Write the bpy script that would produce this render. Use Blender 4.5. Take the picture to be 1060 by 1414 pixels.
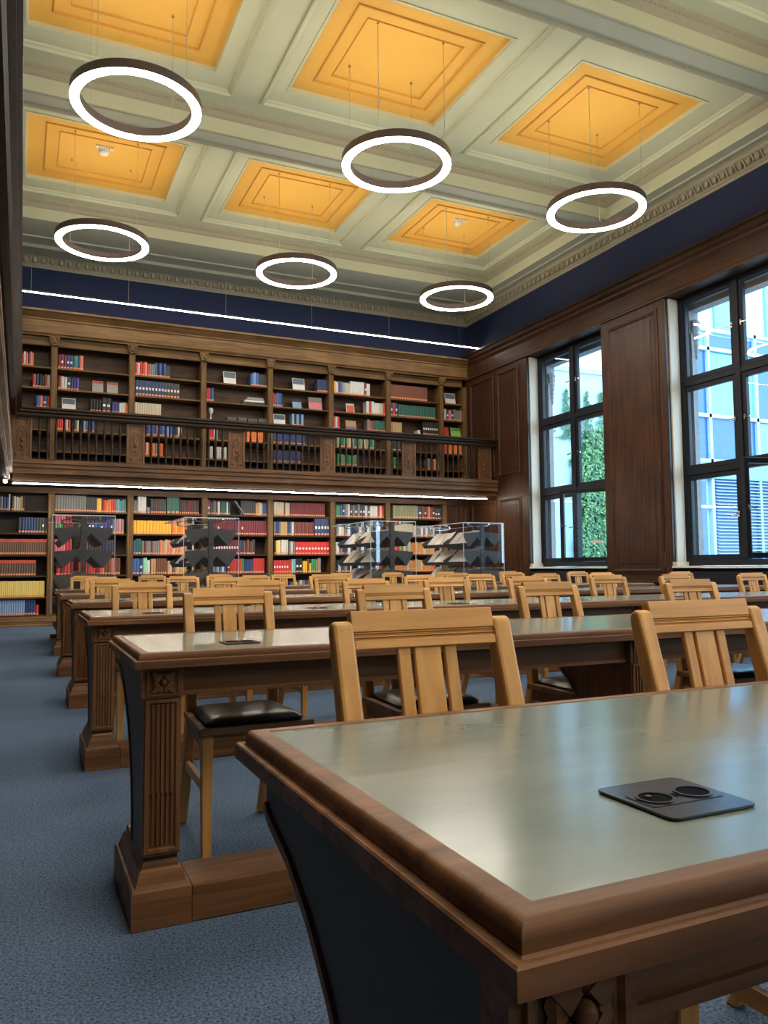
import bpy, bmesh, math, random
from mathutils import Vector, Matrix
random.seed(7)
for o in list(bpy.data.objects): bpy.data.objects.remove(o)
SC = bpy.context.scene
COL = SC.collection
PI = math.pi
# ------------------------------------------------------------------ camera
YAW, PITCH, ROLL, FPX = 0.43201757, 0.07044122, -0.0083696, 1084.69
cd = bpy.data.cameras.new('camera'); cam = bpy.data.objects.new('camera', cd); COL.objects.link(cam)
fw = Vector((math.sin(YAW)*math.cos(PITCH), math.cos(YAW)*math.cos(PITCH), math.sin(PITCH)))
rt = Vector((math.cos(YAW), -math.sin(YAW), 0)); up = rt.cross(fw)
r2 = rt*math.cos(ROLL) + up*math.sin(ROLL); u2 = up*math.cos(ROLL) - rt*math.sin(ROLL)
cam.matrix_world = Matrix(((r2.x, u2.x, -fw.x, 0), (r2.y, u2.y, -fw.y, 0), (r2.z, u2.z, -fw.z, 1.0), (0, 0, 0, 1)))
cd.sensor_fit = 'VERTICAL'; cd.sensor_height = 24.0; cd.lens = FPX/1414*24.0
cd.clip_start = 0.02; cd.clip_end = 300
SC.camera = cam
# ------------------------------------------------------------------ sky, exposure
SC.view_settings.view_transform = 'Standard'; SC.view_settings.look = 'None'
SC.view_settings.gamma = 1; SC.view_settings.use_curve_mapping = False
SC.view_settings.exposure = 1.2
W = bpy.data.worlds.new('overcast_sky'); SC.world = W; W.use_nodes = True
bg = W.node_tree.nodes['Background']
bg.inputs[0].default_value = (0.50, 0.76, 1.0, 1); bg.inputs[1].default_value = 3.7
SC.cycles.use_denoising = True
SC.cycles.max_bounces = 7; SC.cycles.diffuse_bounces = 4; SC.cycles.glossy_bounces = 3
SC.cycles.transparent_max_bounces = 16; SC.cycles.sample_clamp_indirect = 4.0
RING_E, RING_UP, STRIP_E, GALLERY_E = 26.0, 20.0, 20.0, 52.0
# ------------------------------------------------------------------ materials
MATS = {}
def newmat(name):
    m = bpy.data.materials.new(name); m.use_nodes = True
    nt = m.node_tree; b = nt.nodes['Principled BSDF']; return m, nt, b
def rgba(c): return (c[0], c[1], c[2], 1)
def plain(name, c, rough=.5, metal=0, spec=.5, noise=0, scale=20, bump=0):
    if name in MATS: return MATS[name]
    m, nt, b = newmat(name)
    b.inputs['Base Color'].default_value = rgba(c); b.inputs['Roughness'].default_value = rough
    b.inputs['Metallic'].default_value = metal; b.inputs['Specular IOR Level'].default_value = spec
    tc = nt.nodes.new('ShaderNodeTexCoord'); n = nt.nodes.new('ShaderNodeTexNoise')
    n.inputs['Scale'].default_value = scale; n.inputs['Detail'].default_value = 4
    nt.links.new(tc.outputs['Object'], n.inputs['Vector'])
    mx = nt.nodes.new('ShaderNodeMix'); mx.data_type = 'RGBA'
    k = max(noise, .04)
    mx.inputs[6].default_value = rgba([x*(1-k) for x in c]); mx.inputs[7].default_value = rgba([min(1, x*(1+k)) for x in c])
    nt.links.new(n.outputs['Fac'], mx.inputs[0]); nt.links.new(mx.outputs[2], b.inputs['Base Color'])
    if bump:
        bp = nt.nodes.new('ShaderNodeBump'); bp.inputs['Strength'].default_value = bump; bp.inputs['Distance'].default_value = .01
        nt.links.new(n.outputs['Fac'], bp.inputs['Height']); nt.links.new(bp.outputs['Normal'], b.inputs['Normal'])
    MATS[name] = m; return m
def wood(name, dark, light, axis, rough=.4, scale=1.0, coat=0.0, spec=.24):
    m, nt, b = newmat(name); N = nt.nodes.new; L = nt.links.new
    tc = N('ShaderNodeTexCoord'); mp = N('ShaderNodeMapping'); oi = N('ShaderNodeObjectInfo')
    ad = N('ShaderNodeVectorMath'); ad.operation = 'ADD'
    mul = N('ShaderNodeMath'); mul.operation = 'MULTIPLY'; mul.inputs[1].default_value = 37.0
    L(oi.outputs['Random'], mul.inputs[0]); L(tc.outputs['Object'], ad.inputs[0]); L(mul.outputs[0], ad.inputs[1])
    s = [24*scale]*3; s['xyz'.index(axis)] = 1.3*scale
    mp.inputs['Scale'].default_value = s; L(ad.outputs[0], mp.inputs['Vector'])
    n1 = N('ShaderNodeTexNoise'); n1.inputs['Scale'].default_value = 1.0; n1.inputs['Detail'].default_value = 6; n1.inputs['Roughness'].default_value = .62
    n1.inputs['Distortion'].default_value = .6
    L(mp.outputs[0], n1.inputs['Vector'])
    n2 = N('ShaderNodeTexNoise'); n2.inputs['Scale'].default_value = 1.7; n2.inputs['Detail'].default_value = 2
    L(ad.outputs[0], n2.inputs['Vector'])
    cr = N('ShaderNodeValToRGB'); cr.color_ramp.elements[0].position = .32; cr.color_ramp.elements[1].position = .68
    cr.color_ramp.elements[0].color = rgba(dark); cr.color_ramp.elements[1].color = rgba(light)
    L(n1.outputs['Fac'], cr.inputs[0])
    hs = N('ShaderNodeHueSaturation'); mr = N('ShaderNodeMapRange'); mr.inputs[1].default_value = .3; mr.inputs[2].default_value = .7
    mr.inputs[3].default_value = .78; mr.inputs[4].default_value = 1.22
    L(n2.outputs['Fac'], mr.inputs[0]); L(mr.outputs[0], hs.inputs['Value']); L(cr.outputs[0], hs.inputs['Color'])
    L(hs.outputs[0], b.inputs['Base Color'])
    rr = N('ShaderNodeMapRange'); rr.inputs[3].default_value = rough+.1; rr.inputs[4].default_value = rough-.08
    L(n1.outputs['Fac'], rr.inputs[0]); L(rr.outputs[0], b.inputs['Roughness'])
    bp = N('ShaderNodeBump'); bp.inputs['Strength'].default_value = .12; bp.inputs['Distance'].default_value = .004
    L(n1.outputs['Fac'], bp.inputs['Height']); L(bp.outputs['Normal'], b.inputs['Normal'])
    b.inputs['Specular IOR Level'].default_value = spec
    b.inputs['Coat Weight'].default_value = coat; b.inputs['Coat Roughness'].default_value = .25
    MATS[name] = m; return m
def emit(name, c, s):
    m, nt, b = newmat(name)
    b.inputs['Base Color'].default_value = rgba(c); b.inputs['Emission Color'].default_value = rgba(c); b.inputs['Emission Strength'].default_value = s
    MATS[name] = m; return m
def glass(name, tint, strength=1.0, rough=0.0):
    m = bpy.data.materials.new(name); m.use_nodes = True; nt = m.node_tree; nt.nodes.clear(); N = nt.nodes.new; L = nt.links.new
    o = N('ShaderNodeOutputMaterial'); t = N('ShaderNodeBsdfTransparent'); g = N('ShaderNodeBsdfGlossy'); mx = N('ShaderNodeMixShader')
    t.inputs[0].default_value = rgba(tint); g.inputs['Roughness'].default_value = rough
    lw = N('ShaderNodeLayerWeight'); lw.inputs[0].default_value = .5; pw = N('ShaderNodeMath'); pw.operation = 'POWER'; pw.inputs[1].default_value = 5.0; fr = N('ShaderNodeMath'); fr.operation = 'MULTIPLY_ADD'; fr.inputs[1].default_value = .96; fr.inputs[2].default_value = .04
    L(lw.outputs['Facing'], pw.inputs[0]); L(pw.outputs[0], fr.inputs[0])
    mu = N('ShaderNodeMath'); mu.operation = 'MULTIPLY'; mu.inputs[1].default_value = strength; mu.use_clamp = True
    L(fr.outputs[0], mu.inputs[0]); L(mu.outputs[0], mx.inputs[0]); L(t.outputs[0], mx.inputs[1]); L(g.outputs[0], mx.inputs[2]); L(mx.outputs[0], o.inputs[0])
    MATS[name] = m; return m
DK, LT = (.050, .023, .010), (.115, .058, .026)
for a in 'xyz':
    wood('oak_dark_'+a, DK, LT, a, .42)
    wood('oak_mid_'+a, (.105, .056, .021), (.235, .130, .052), a, .45)
    wood('table_'+a, (.085, .036, .014), (.225, .102, .043), a, .42, 1.0, .0, .2)
    wood('chair_'+a, (.46, .215, .055), (.70, .375, .115), a, .42, .8, .0, .36); wood('seat_wood_'+a, (.15, .065, .025), (.27, .13, .05), a, .4)
    wood('panel_'+a, (.032, .012, .0055), (.078, .031, .014), a, .44)
    wood('oak_red_'+a, (.085, .040, .018), (.20, .100, .048), a, .44)
    wood('gallery_dark_'+a, (.019, .010, .0065), (.046, .025, .015), a, .45)
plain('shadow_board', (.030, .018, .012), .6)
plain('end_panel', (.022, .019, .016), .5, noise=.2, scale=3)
plain('ceiling_paint', (.575, .60, .435), .7, noise=.03, scale=3)
plain('ceiling_crown', (.40, .37, .27), .75, noise=.1, scale=30)
plain('soffit_paint', (.47, .485, .385), .7, noise=.03)
plain('orange_paint', (.78, .44, .08), .65, noise=.03, scale=2)
plain('orange_line', (.68, .34, .055), .65)
plain('blue_paint', (.013, .024, .082), .8, noise=.05, scale=2)
plain('black_metal', (.012, .014, .02), .42)
plain('frame_black', (.010, .012, .019), .5, spec=.25)
plain('rack_grey', (.085, .088, .092), .5)
plain('ring_bronze', (.16, .125, .12), .38, metal=.3)
plain('wire', (.5, .48, .42), .35, metal=.8)
plain('white_paint', (.75, .73, .68), .5)
plain('blind_beige', (.56, .48, .38), .6, noise=.05)
plain('leather_black', (.022, .018, .017), .30, noise=.2, scale=8, bump=.15)
plain('socket_black', (.018, .020, .028), .22)
plain('socket_hole', (.003, .003, .004), .9, spec=.05)
plain('chrome', (.6, .6, .6), .2, metal=1)
plain('stone', (.20, .185, .185), .85, noise=.35, scale=14, bump=.5)
plain('facade_white', (.36, .50, .56), .5)
plain('facade_glass', (.035, .095, .30), .15, spec=.5, noise=.25, scale=.7)
plain('facade_pale', (.14, .30, .38), .3, noise=.15, scale=.8)
plain('louvre', (.36, .45, .52), .5)
plain('wall_white', (.34, .42, .46), .8, noise=.05)
plain('leaf', (.030, .10, .028), .5, noise=.5, scale=3)
plain('leaf_light', (.10, .22, .06), .5, noise=.4, scale=3)
plain('court_ground', (.35, .36, .36), .9)
plain('paper_white', (.72, .72, .70), .6)
emit('lamp_white', (1.0, .93, .80), RING_E)
emit('lamp_up', (1.0, .84, .60), RING_UP)
emit('strip_white', (1.0, .93, .80), STRIP_E); emit('gallery_strip_white', (1.0, .90, .74), GALLERY_E)
glass('window_glass', (.93, .98, 1.0), 1.0)
glass('acrylic', (.97, .985, 1.0), 2.2)
plain('acrylic_edge', (.55, .66, .80), .2)
def carpet():
    m, nt, b = newmat('carpet'); N = nt.nodes.new; L = nt.links.new
    tc = N('ShaderNodeTexCoord'); n = N('ShaderNodeTexNoise'); n.inputs['Scale'].default_value = 130; n.inputs['Detail'].default_value = 3; n.inputs['Roughness'].default_value = .7
    n3 = N('ShaderNodeTexNoise'); n3.inputs['Scale'].default_value = 1.2; n3.inputs['Detail'].default_value = 3
    L(tc.outputs['Object'], n.inputs['Vector']); L(tc.outputs['Object'], n3.inputs['Vector'])
    cr = N('ShaderNodeValToRGB'); e = cr.color_ramp.elements
    e[0].position = .33; e[0].color = (.020, .027, .038, 1); e[1].position = .62; e[1].color = (.130, .188, .285, 1)
    x = e.new(.45); x.color = (.070, .104, .165, 1)
    L(n.outputs['Fac'], cr.inputs[0])
    mx = N('ShaderNodeMix'); mx.data_type = 'RGBA'; mx.blend_type = 'MULTIPLY'; mx.inputs[0].default_value = .5
    mr = N('ShaderNodeMapRange'); mr.inputs[1].default_value = .3; mr.inputs[2].default_value = .7; mr.inputs[3].default_value = .75; mr.inputs[4].default_value = 1.15
    L(n3.outputs['Fac'], mr.inputs[0]); L(cr.outputs[0], mx.inputs[6]); L(mr.outputs[0], mx.inputs[7]); L(mx.outputs[2], b.inputs['Base Color'])
    b.inputs['Roughness'].default_value = .95; b.inputs['Specular IOR Level'].default_value = .1
    bp = N('ShaderNodeBump'); bp.inputs['Strength'].default_value = .7; bp.inputs['Distance'].default_value = .006
    L(n.outputs['Fac'], bp.inputs['Height']); L(bp.outputs['Normal'], b.inputs['Normal'])
    MATS['carpet'] = m
carpet()
def leather_green():
    m, nt, b = newmat('leather_green'); N = nt.nodes.new; L = nt.links.new
    tc = N('ShaderNodeTexCoord'); mp = N('ShaderNodeMapping'); mp.inputs['Scale'].default_value = (3, 9, 3); mp.inputs['Rotation'].default_value = (0, 0, .3)
    n = N('ShaderNodeTexNoise'); n.inputs['Scale'].default_value = 1.5; n.inputs['Detail'].default_value = 8; n.inputs['Roughness'].default_value = .65
    L(tc.outputs['Object'], mp.inputs[0]); L(mp.outputs[0], n.inputs['Vector'])
    cr = N('ShaderNodeValToRGB'); e = cr.color_ramp.elements; e[0].position = .3; e[0].color = (.150, .180, .150, 1); e[1].position = .72; e[1].color = (.185, .218, .182, 1)
    L(n.outputs['Fac'], cr.inputs[0]); L(cr.outputs[0], b.inputs['Base Color'])
    mr = N('ShaderNodeMapRange'); mr.inputs[1].default_value = .3; mr.inputs[2].default_value = .7; mr.inputs[3].default_value = .18; mr.inputs[4].default_value = .21
    L(n.outputs['Fac'], mr.inputs[0]); L(mr.outputs[0], b.inputs['Roughness'])
    n2 = N('ShaderNodeTexNoise'); n2.inputs['Scale'].default_value = 9; n2.inputs['Detail'].default_value = 3
    L(tc.outputs['Object'], n2.inputs['Vector'])
    bp = N('ShaderNodeBump'); bp.inputs['Strength'].default_value = .02; bp.inputs['Distance'].default_value = .001
    L(n2.outputs['Fac'], bp.inputs['Height']); L(bp.outputs['Normal'], b.inputs['Normal'])
    b.inputs['Specular IOR Level'].default_value = .85
    MATS['leather_green'] = m
leather_green()
# ------------------------------------------------------------------ mesh helpers
class MB:
    def __init__(s): s.v = []; s.f = []; s.m = []; s.mi = 0
    def add(s, vs, fs):
        o = len(s.v); s.v += [tuple(v) for v in vs]
        for f in fs: s.f.append([i+o for i in f]); s.m.append(s.mi)
    def box(s, a, b):
        x0, y0, z0 = a; x1, y1, z1 = b
        s.add([(x0,y0,z0),(x1,y0,z0),(x1,y1,z0),(x0,y1,z0),(x0,y0,z1),(x1,y0,z1),(x1,y1,z1),(x0,y1,z1)],
              [(3,2,1,0),(4,5,6,7),(0,1,5,4),(1,2,6,5),(2,3,7,6),(3,0,4,7)]); return s
    def prism(s, pts, axis, a, b):
        """polygon in the plane across AXIS, extruded from a to b"""
        n = len(pts)
        def P(p, t):
            return {'x': (t, p[0], p[1]), 'y': (p[0], t, p[1]), 'z': (p[0], p[1], t)}[axis]
        s.add([P(p, a) for p in pts] + [P(p, b) for p in pts],
              [tuple(range(n))[::-1], tuple(range(n, 2*n))] + [(i, (i+1) % n, n+(i+1) % n, n+i) for i in range(n)]); return s
    def bar(s, p, q, w, h=None, upv=(0, 0, 1), w2=None, h2=None):
        p = Vector(p); q = Vector(q); d = (q-p).normalized(); h = h or w; w2 = w2 or w; h2 = h2 or h
        u = Vector(upv); sd = d.cross(u)
        if sd.length < 1e-4: sd = d.cross(Vector((1, 0, 0)))
        sd.normalize(); u = sd.cross(d)
        vs = []
        for c, ww, hh in ((p, w, h), (q, w2, h2)):
            for i, j in ((-1, -1), (1, -1), (1, 1), (-1, 1)): vs.append(c + sd*(i*ww/2) + u*(j*hh/2))
        s.add(vs, [(3,2,1,0),(4,5,6,7),(0,1,5,4),(1,2,6,5),(2,3,7,6),(3,0,4,7)]); return s
    def lathe(s, prof, c, seg=10, axis='z'):
        n = len(prof); vs = []
        for r, t in prof:
            for k in range(seg):
                a = 2*PI*k/seg; u, w = r*math.cos(a), r*math.sin(a)
                vs.append({'z': (c[0]+u, c[1]+w, c[2]+t), 'y': (c[0]+u, c[1]+t, c[2]+w), 'x': (c[0]+t, c[1]+u, c[2]+w)}[axis])
        fs = [(i*seg+k, i*seg+(k+1) % seg, (i+1)*seg+(k+1) % seg, (i+1)*seg+k) for i in range(n-1) for k in range(seg)]
        fs += [tuple(range(seg))[::-1], tuple(range((n-1)*seg, n*seg))]
        s.add(vs, fs); return s
    def loops(s, P, rect, prof, cap=True, capmat=None):
        """nested mitred rectangles: prof = [(inset, height)], P maps (u, v, n) to a point"""
        u0, v0, u1, v1 = rect; vs = []; fs = []
        for i, (ins, h) in enumerate(prof):
            for u, v in ((u0+ins, v0+ins), (u1-ins, v0+ins), (u1-ins, v1-ins), (u0+ins, v1-ins)): vs.append(P(u, v, h))
        for i in range(len(prof)-1):
            for k in range(4): fs.append((i*4+k, i*4+(k+1) % 4, (i+1)*4+(k+1) % 4, (i+1)*4+k))
        s.add(vs, fs)
        if cap:
            mi = s.mi
            if capmat is not None: s.mi = capmat
            s.add(vs[-4:], [(0, 1, 2, 3)]); s.mi = mi
        return s
    def sweep(s, prof, axis, a, b):
        """open moulding profile -> closed prism"""
        return s.prism(prof, axis, a, b)
    def ellip(s, c, r, seg=8, rings=5):
        prof = []
        for i in range(rings+1):
            t = PI*i/rings; prof.append((math.sin(t), -math.cos(t)))
        vs = []; n = len(prof)
        for pr, pz in prof:
            for k in range(seg):
                a = 2*PI*k/seg; vs.append((c[0]+r[0]*pr*math.cos(a), c[1]+r[1]*pr*math.sin(a), c[2]+r[2]*pz))
        s.add(vs, [(i*seg+k, i*seg+(k+1) % seg, (i+1)*seg+(k+1) % seg, (i+1)*seg+k) for i in range(n-1) for k in range(seg)]); return s
    def mesh(s, name, mats, smooth=False, bevel=0, seg=2):
        me = bpy.data.meshes.new(name); me.from_pydata(s.v, [], s.f)
        for m in (mats if isinstance(mats, (list, tuple)) else [mats]): me.materials.append(MATS[m])
        for p, mi in zip(me.polygons, s.m): p.material_index = mi
        bm = bmesh.new(); bm.from_mesh(me); bmesh.ops.recalc_face_normals(bm, faces=bm.faces)
        if bevel:
            es = [e for e in bm.edges if len(e.link_faces) == 2 and e.calc_face_angle(0) > .5]
            bmesh.ops.bevel(bm, geom=es, offset=bevel, segments=seg, affect='EDGES', profile=.5, clamp_overlap=True)
        bm.to_mesh(me); bm.free()
        if smooth:
            for p in me.polygons: p.use_smooth = True
            try: me.set_sharp_from_angle(angle=.7)
            except Exception: pass
        return me
    def obj(s, name, mats, parent=None, **k):
        o = bpy.data.objects.new(name, s.mesh(name, mats, **k)); COL.objects.link(o); o.parent = parent; return o
def thing(name, label, cat, loc=(0, 0, 0), rz=0, group=None):
    o = bpy.data.objects.new(name, None); COL.objects.link(o); o.empty_display_size = .1
    o.location = loc; o.rotation_euler = (0, 0, rz); o['label'] = label; o['category'] = cat
    if group: o['group'] = group
    return o
def tag(o, label, cat, group=None):
    o['label'] = label; o['category'] = cat
    if group: o['group'] = group
    return o
def struct(o, label=None, cat=None):
    o['kind'] = 'structure'
    if label: o['label'] = label
    if cat: o['category'] = cat
    return o
def dup(root, loc, rz=0, label=None, group=None):
    r = root.copy(); COL.objects.link(r); r.location = loc; r.rotation_euler = (0, 0, rz)
    if label: r['label'] = label
    if group: r['group'] = group
    def rec(a, b):
        for ch in kids.get(a.name, ()):
            c = ch.copy(); COL.objects.link(c); c.parent = b; rec(ch, c)
    kids = {}
    def walk(a):
        kids[a.name] = list(a.children)
        for ch in a.children: walk(ch)
    walk(root); rec(root, r)
    return r
def ring_pts(r0, r1, z0, z1, seg=64):
    mb = MB(); vs = []
    for k in range(seg):
        a = 2*PI*k/seg; c, s_ = math.cos(a), math.sin(a)
        vs += [(r0*c, r0*s_, z0), (r1*c, r1*s_, z0), (r1*c, r1*s_, z1), (r0*c, r0*s_, z1)]
    fs = []
    for k in range(seg):
        a = k*4; b = ((k+1) % seg)*4
        for i in range(4): fs.append((a+i, b+i, b+(i+1) % 4, a+(i+1) % 4))
    mb.add(vs, fs); return mb
ORD = ['', 'first', 'second', 'third', 'fourth', 'fifth', 'sixth', 'seventh', 'eighth', 'ninth', 'tenth', 'eleventh', 'twelfth', 'thirteenth', 'fourteenth', 'fifteenth', 'sixteenth', 'seventeenth', 'eighteenth', 'nineteenth', 'twentieth']
TENS = {2: 'twenty', 3: 'thirty', 4: 'forty', 5: 'fifty', 6: 'sixty'}
def ordn(n):
    if n <= 20: return ORD[n]
    return TENS[n//10]+'-'+ORD[n % 10] if n % 10 else {3: 'thirtieth', 4: 'fortieth', 5: 'fiftieth', 6: 'sixtieth'}[n//10]
# ------------------------------------------------------------------ room shell
XL, XR, YB, YF = -1.24, 9.3, 15.55, -9.6
struct(MB().box((XL-.3, YF-.3, -.1), (XR+.5, YB+.5, 0)).obj('floor', 'carpet'), 'blue grey flecked carpet covering the reading room floor')
# back wall: masonry behind the bookcases, blue band above the cornice
wb = MB().box((XL-.3, 15.92, 0), (XR+.5, 16.1, 7.4)).box((XL-.3, 15.52, 5.76), (XR, 15.92, 7.4))
struct(wb.obj('wall_back', 'blue_paint'), 'dark blue painted band of the end wall above the shelves')
struct(MB().box((XL-.3, YF-.3, 0), (XL, YB+.5, 7.4)).obj('wall_left', 'oak_dark_z'))
struct(MB().box((XL-.3, YF-.3, 0), (XR+.5, YF, 7.4)).obj('wall_front', 'panel_z'))
WIN = [12.02, 8.2, 4.38, .56, -3.26, -7.08]; HW = 1.15; WZ0, WZ1 = .97, 5.29; XO = 9.78
# right wall: masonry thickness with four openings, oak-panelled towards the room
wr = MB(); wr.mi = 1
edges = [YB+.5]
for c in WIN: edges += [c+HW, c-HW]
edges += [YF-.3]
for i in range(0, len(edges), 2): wr.box((XR, edges[i+1], 0), (XO, edges[i], WZ1))
wr.box((XR, YF-.3, WZ1), (XO, YB+.5, 5.7))
for c in WIN: wr.box((XR+.14, c-HW, 0), (XO, c+HW, WZ0-.02))
wr.mi = 0
wr.box((XR, YF-.3, 5.7), (XO, YB+.5, 7.4))
wall_r = struct(wr.obj('wall_right', ['blue_paint', 'panel_z']), 'oak panelled window wall with a dark blue band above')
# crown of the panelling, run along the right wall
crown = [(XR+.001, 5.29), (XR-.03, 5.29), (XR-.03, 5.33), (XR-.015, 5.345), (XR-.015, 5.60), (XR-.03, 5.63), (XR-.05, 5.66), (XR-.06, 5.70), (XR-.10, 5.74), (XR-.12, 5.80), (XR-.15, 5.815), (XR-.15, 5.85), (XR+.001, 5.85)]
struct(MB().prism(crown, 'y', YF, 15.52).obj('trim_1', 'panel_y'), 'moulded oak crown above the windows')
def PR(x):  # (u=y, v=z, n out of the wall into the room)
    return lambda u, v, n: (x-n, u, v)
def PBk(y):
    return lambda u, v, n: (u, y-n, v)
PAN = [(0, 0), (0, .012), (.03, .012), (.045, .028), (.07, .022), (.085, .004), (.16, .002), (.165, .010)]
piers = [(WIN[0]+HW, 15.5), (WIN[1]+HW, WIN[0]-HW), (WIN[2]+HW, WIN[1]-HW), (WIN[3]+HW, WIN[2]-HW), (WIN[4]+HW, WIN[3]-HW), (WIN[5]+HW, WIN[4]-HW)]
def wpanel(a, b, z0, z1):
    MB().loops(PR(XR), (a, z0, b, z1), PAN).obj('panel', 'panel_z', wall_r)
for a, b in piers[1:]:
    wpanel(a+.15, b-.15, .86, 5.17); wpanel(a+.15, b-.15, .2, .78)
for a, b in ((13.42, 14.26), (14.36, 15.40)):
    wpanel(a, b, 2.9, 5.2)
    wpanel(a, b, .3, 2.45)
# door-latch style keyhole plate on the pier
MB().box((XR-.012, 9.48, .95), (XR, 9.50, 1.2)).obj('key_plate', 'chrome', wall_r)
# skirting
struct(MB().prism([(XR, 0), (XR-.03, 0), (XR-.03, .14), (XR-.015, .17), (XR, .17)], 'y', YF, 15.5).obj('baseboard_right', 'panel_y'))
# ------------------------------------------------------------------ windows
def window(n, c, lab):
    w = thing('window_%d' % n, lab, 'window', (9.6, c, 0)); w['kind'] = 'structure'
    H = 1.16
    def fr(y0, y1, z0, z1, x0=-.03, x1=.07, nm='window_frame'):
        return MB().box((x0, y0, z0), (x1, y1, z1)).obj(nm, 'frame_black', w, bevel=.006, seg=1)
    fr(H-.10, H, .99, 5.32); fr(-H, -H+.10, .99, 5.32); fr(-H+.1, H-.1, 5.23, 5.32); fr(-H+.1, H-.1, .99, 1.08)
    fr(-.045, .045, 1.08, 5.23, -.05, .07, 'mullion')
    for z in (2.45, 3.87): fr(-H+.1, -.045, z-.045, z+.045, -.045, .07, 'transom'); fr(.045, H-.1, z-.045, z+.045, -.045, .07, 'transom')
    rows = [(1.08, 2.405), (2.495, 3.825), (3.915, 5.23)]
    for si in (0, 1):
        y0, y1 = ((.045, H-.1), (-H+.1, -.045))[si]
        for ri, (z0, z1) in enumerate(rows):
            opened = (n in (1, 2)) and si == 1 and ri == 0
            t = .075
            mb = MB()
            for a, b in (((y0, z0), (y0+t, z1)), ((y1-t, z0), (y1, z1)), ((y0+t, z0), (y1-t, z0+t)), ((y0+t, z1-t), (y1-t, z1))):
                mb.box((-.025, a[0]-y0, a[1]), (.045, b[0]-y0, b[1]))
            s = mb.obj('casement', 'frame_black', w, bevel=.006, seg=1)
            pane = MB().box((.004, t-.004, z0+t-.004), (.012, y1-y0-t+.004, z1-t+.004)).obj('pane', 'window_glass', s)
            hy = t*.5 if si == 0 else (y1-y0)-t*.5
            hd = MB().box((-.04, hy-.012, (z0+z1)/2-.04), (-.025, hy+.012, (z0+z1)/2+.04)).bar((-.045, hy, (z0+z1)/2), (-.05, hy+(.11 if si == 0 else -.11), (z0+z1)/2-.01), .018).obj('handle', 'chrome', s)
            s.location = (0, y0, 0)
            if opened:
                s.rotation_euler = (0, 0, math.radians(28 if n == 1 else 80)); s.location = (-.05, y0-.0, 0)
                MB().bar((-.02, .2, z0+.35), (-.02, .42, z0+.35), .012, .05).obj('stay', 'white_paint', s)
    # reveal: dark strip painted as the gap's shade, beige roller-blind guide, bright outer edge
    for sgn in (1,):
        yb = sgn*(HW-.004)
        MB().box((-.298, yb-.02, 1.0), (-.245, yb, 5.27)).obj('gap_shade_strip', 'black_metal', w)
        MB().box((-.245, min(yb, yb-sgn*.05), 1.0), (-.09, max(yb, yb-sgn*.05), 5.27)).obj('blind_guide', 'blind_beige', w)
        MB().box((-.085, min(yb, yb-sgn*.03), 1.0), (-.04, max(yb, yb-sgn*.03), 5.27)).obj('blind_rail', 'white_paint', w)
        MB().box((-.30, yb-.09, .985), (-.05, yb-.001, 1.05)).obj('guide_foot', 'blind_beige', w)
    MB().box((-.315, -HW+.002, .955), (-.03, HW-.002, .985)).obj('window_sill', 'white_paint', w)
    MB().box((-.29, -HW+.02, .12), (-.17, HW-.02, .90)).obj('niche_shade_panel', 'black_metal', w)  # dark sheet standing in for the shade of the niche under the sill
    return w
window(1, WIN[0], 'tall black framed window farther off, ivy showing through its panes')
window(2, WIN[1], 'tall black framed window nearer, glass office building showing through')
window(3, WIN[2], 'tall black framed window level with the third table')
window(4, WIN[3], 'tall black framed window beside the nearest table')
window(5, WIN[4], 'unseen black framed window added behind the nearest table')  # last two windows are unseen, added for more light from behind the camera
window(6, WIN[5], 'unseen black framed window added farthest behind the nearest table')
# ------------------------------------------------------------------ ceiling
ZC, ZS = 7.12, 6.8
ceil = MB()
ceil.mi = 0
ceil.box((XL-.3, YF-.3, 7.3), (XR+.5, YB+.5, 7.4))
PX = [(-.06, 2.05), (3.0, 5.10), (6.10, 8.14)]
PY = [(11.20, 13.12), (7.32, 9.32), (3.50, 5.50), (-.36, 1.64), (-4.22, -2.22), (-8.08, -6.08)]
FX = [(-.62, 2.36), (2.73, 5.42), (5.80, 8.56)]
FY = [(10.62, 13.52), (6.82, 9.70), (3.0, 5.88), (-.86, 2.02), (-4.72, -1.84), (-8.58, -5.7)]
RX = (-.75, 8.80); RY = [(10.43, 13.85), (6.55, 10.06), (2.70, 6.18), (-1.16, 2.33), (-5.02, -1.53), (-8.9, -5.39)]
def PC(u, v, n): return (u, v, n)
for (ry0, ry1), (fy0, fy1) in zip(RY, FY):
    xs = [RX[0]]+[x for f in FX for x in f]+[RX[1]]
    ys = [ry0, fy0, fy1, ry1]
    for i in range(len(xs)-1):
        for j in range(3):
            if i % 2 == 1 and j == 1: continue
            ceil.add([(xs[i], ys[j], ZC), (xs[i+1], ys[j], ZC), (xs[i+1], ys[j+1], ZC), (xs[i], ys[j+1], ZC)], [(0, 1, 2, 3)])
ceil_o = struct(ceil.obj('ceiling', 'ceiling_paint'), 'cream coffered plaster ceiling with moulded beams')
k = 0
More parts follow.
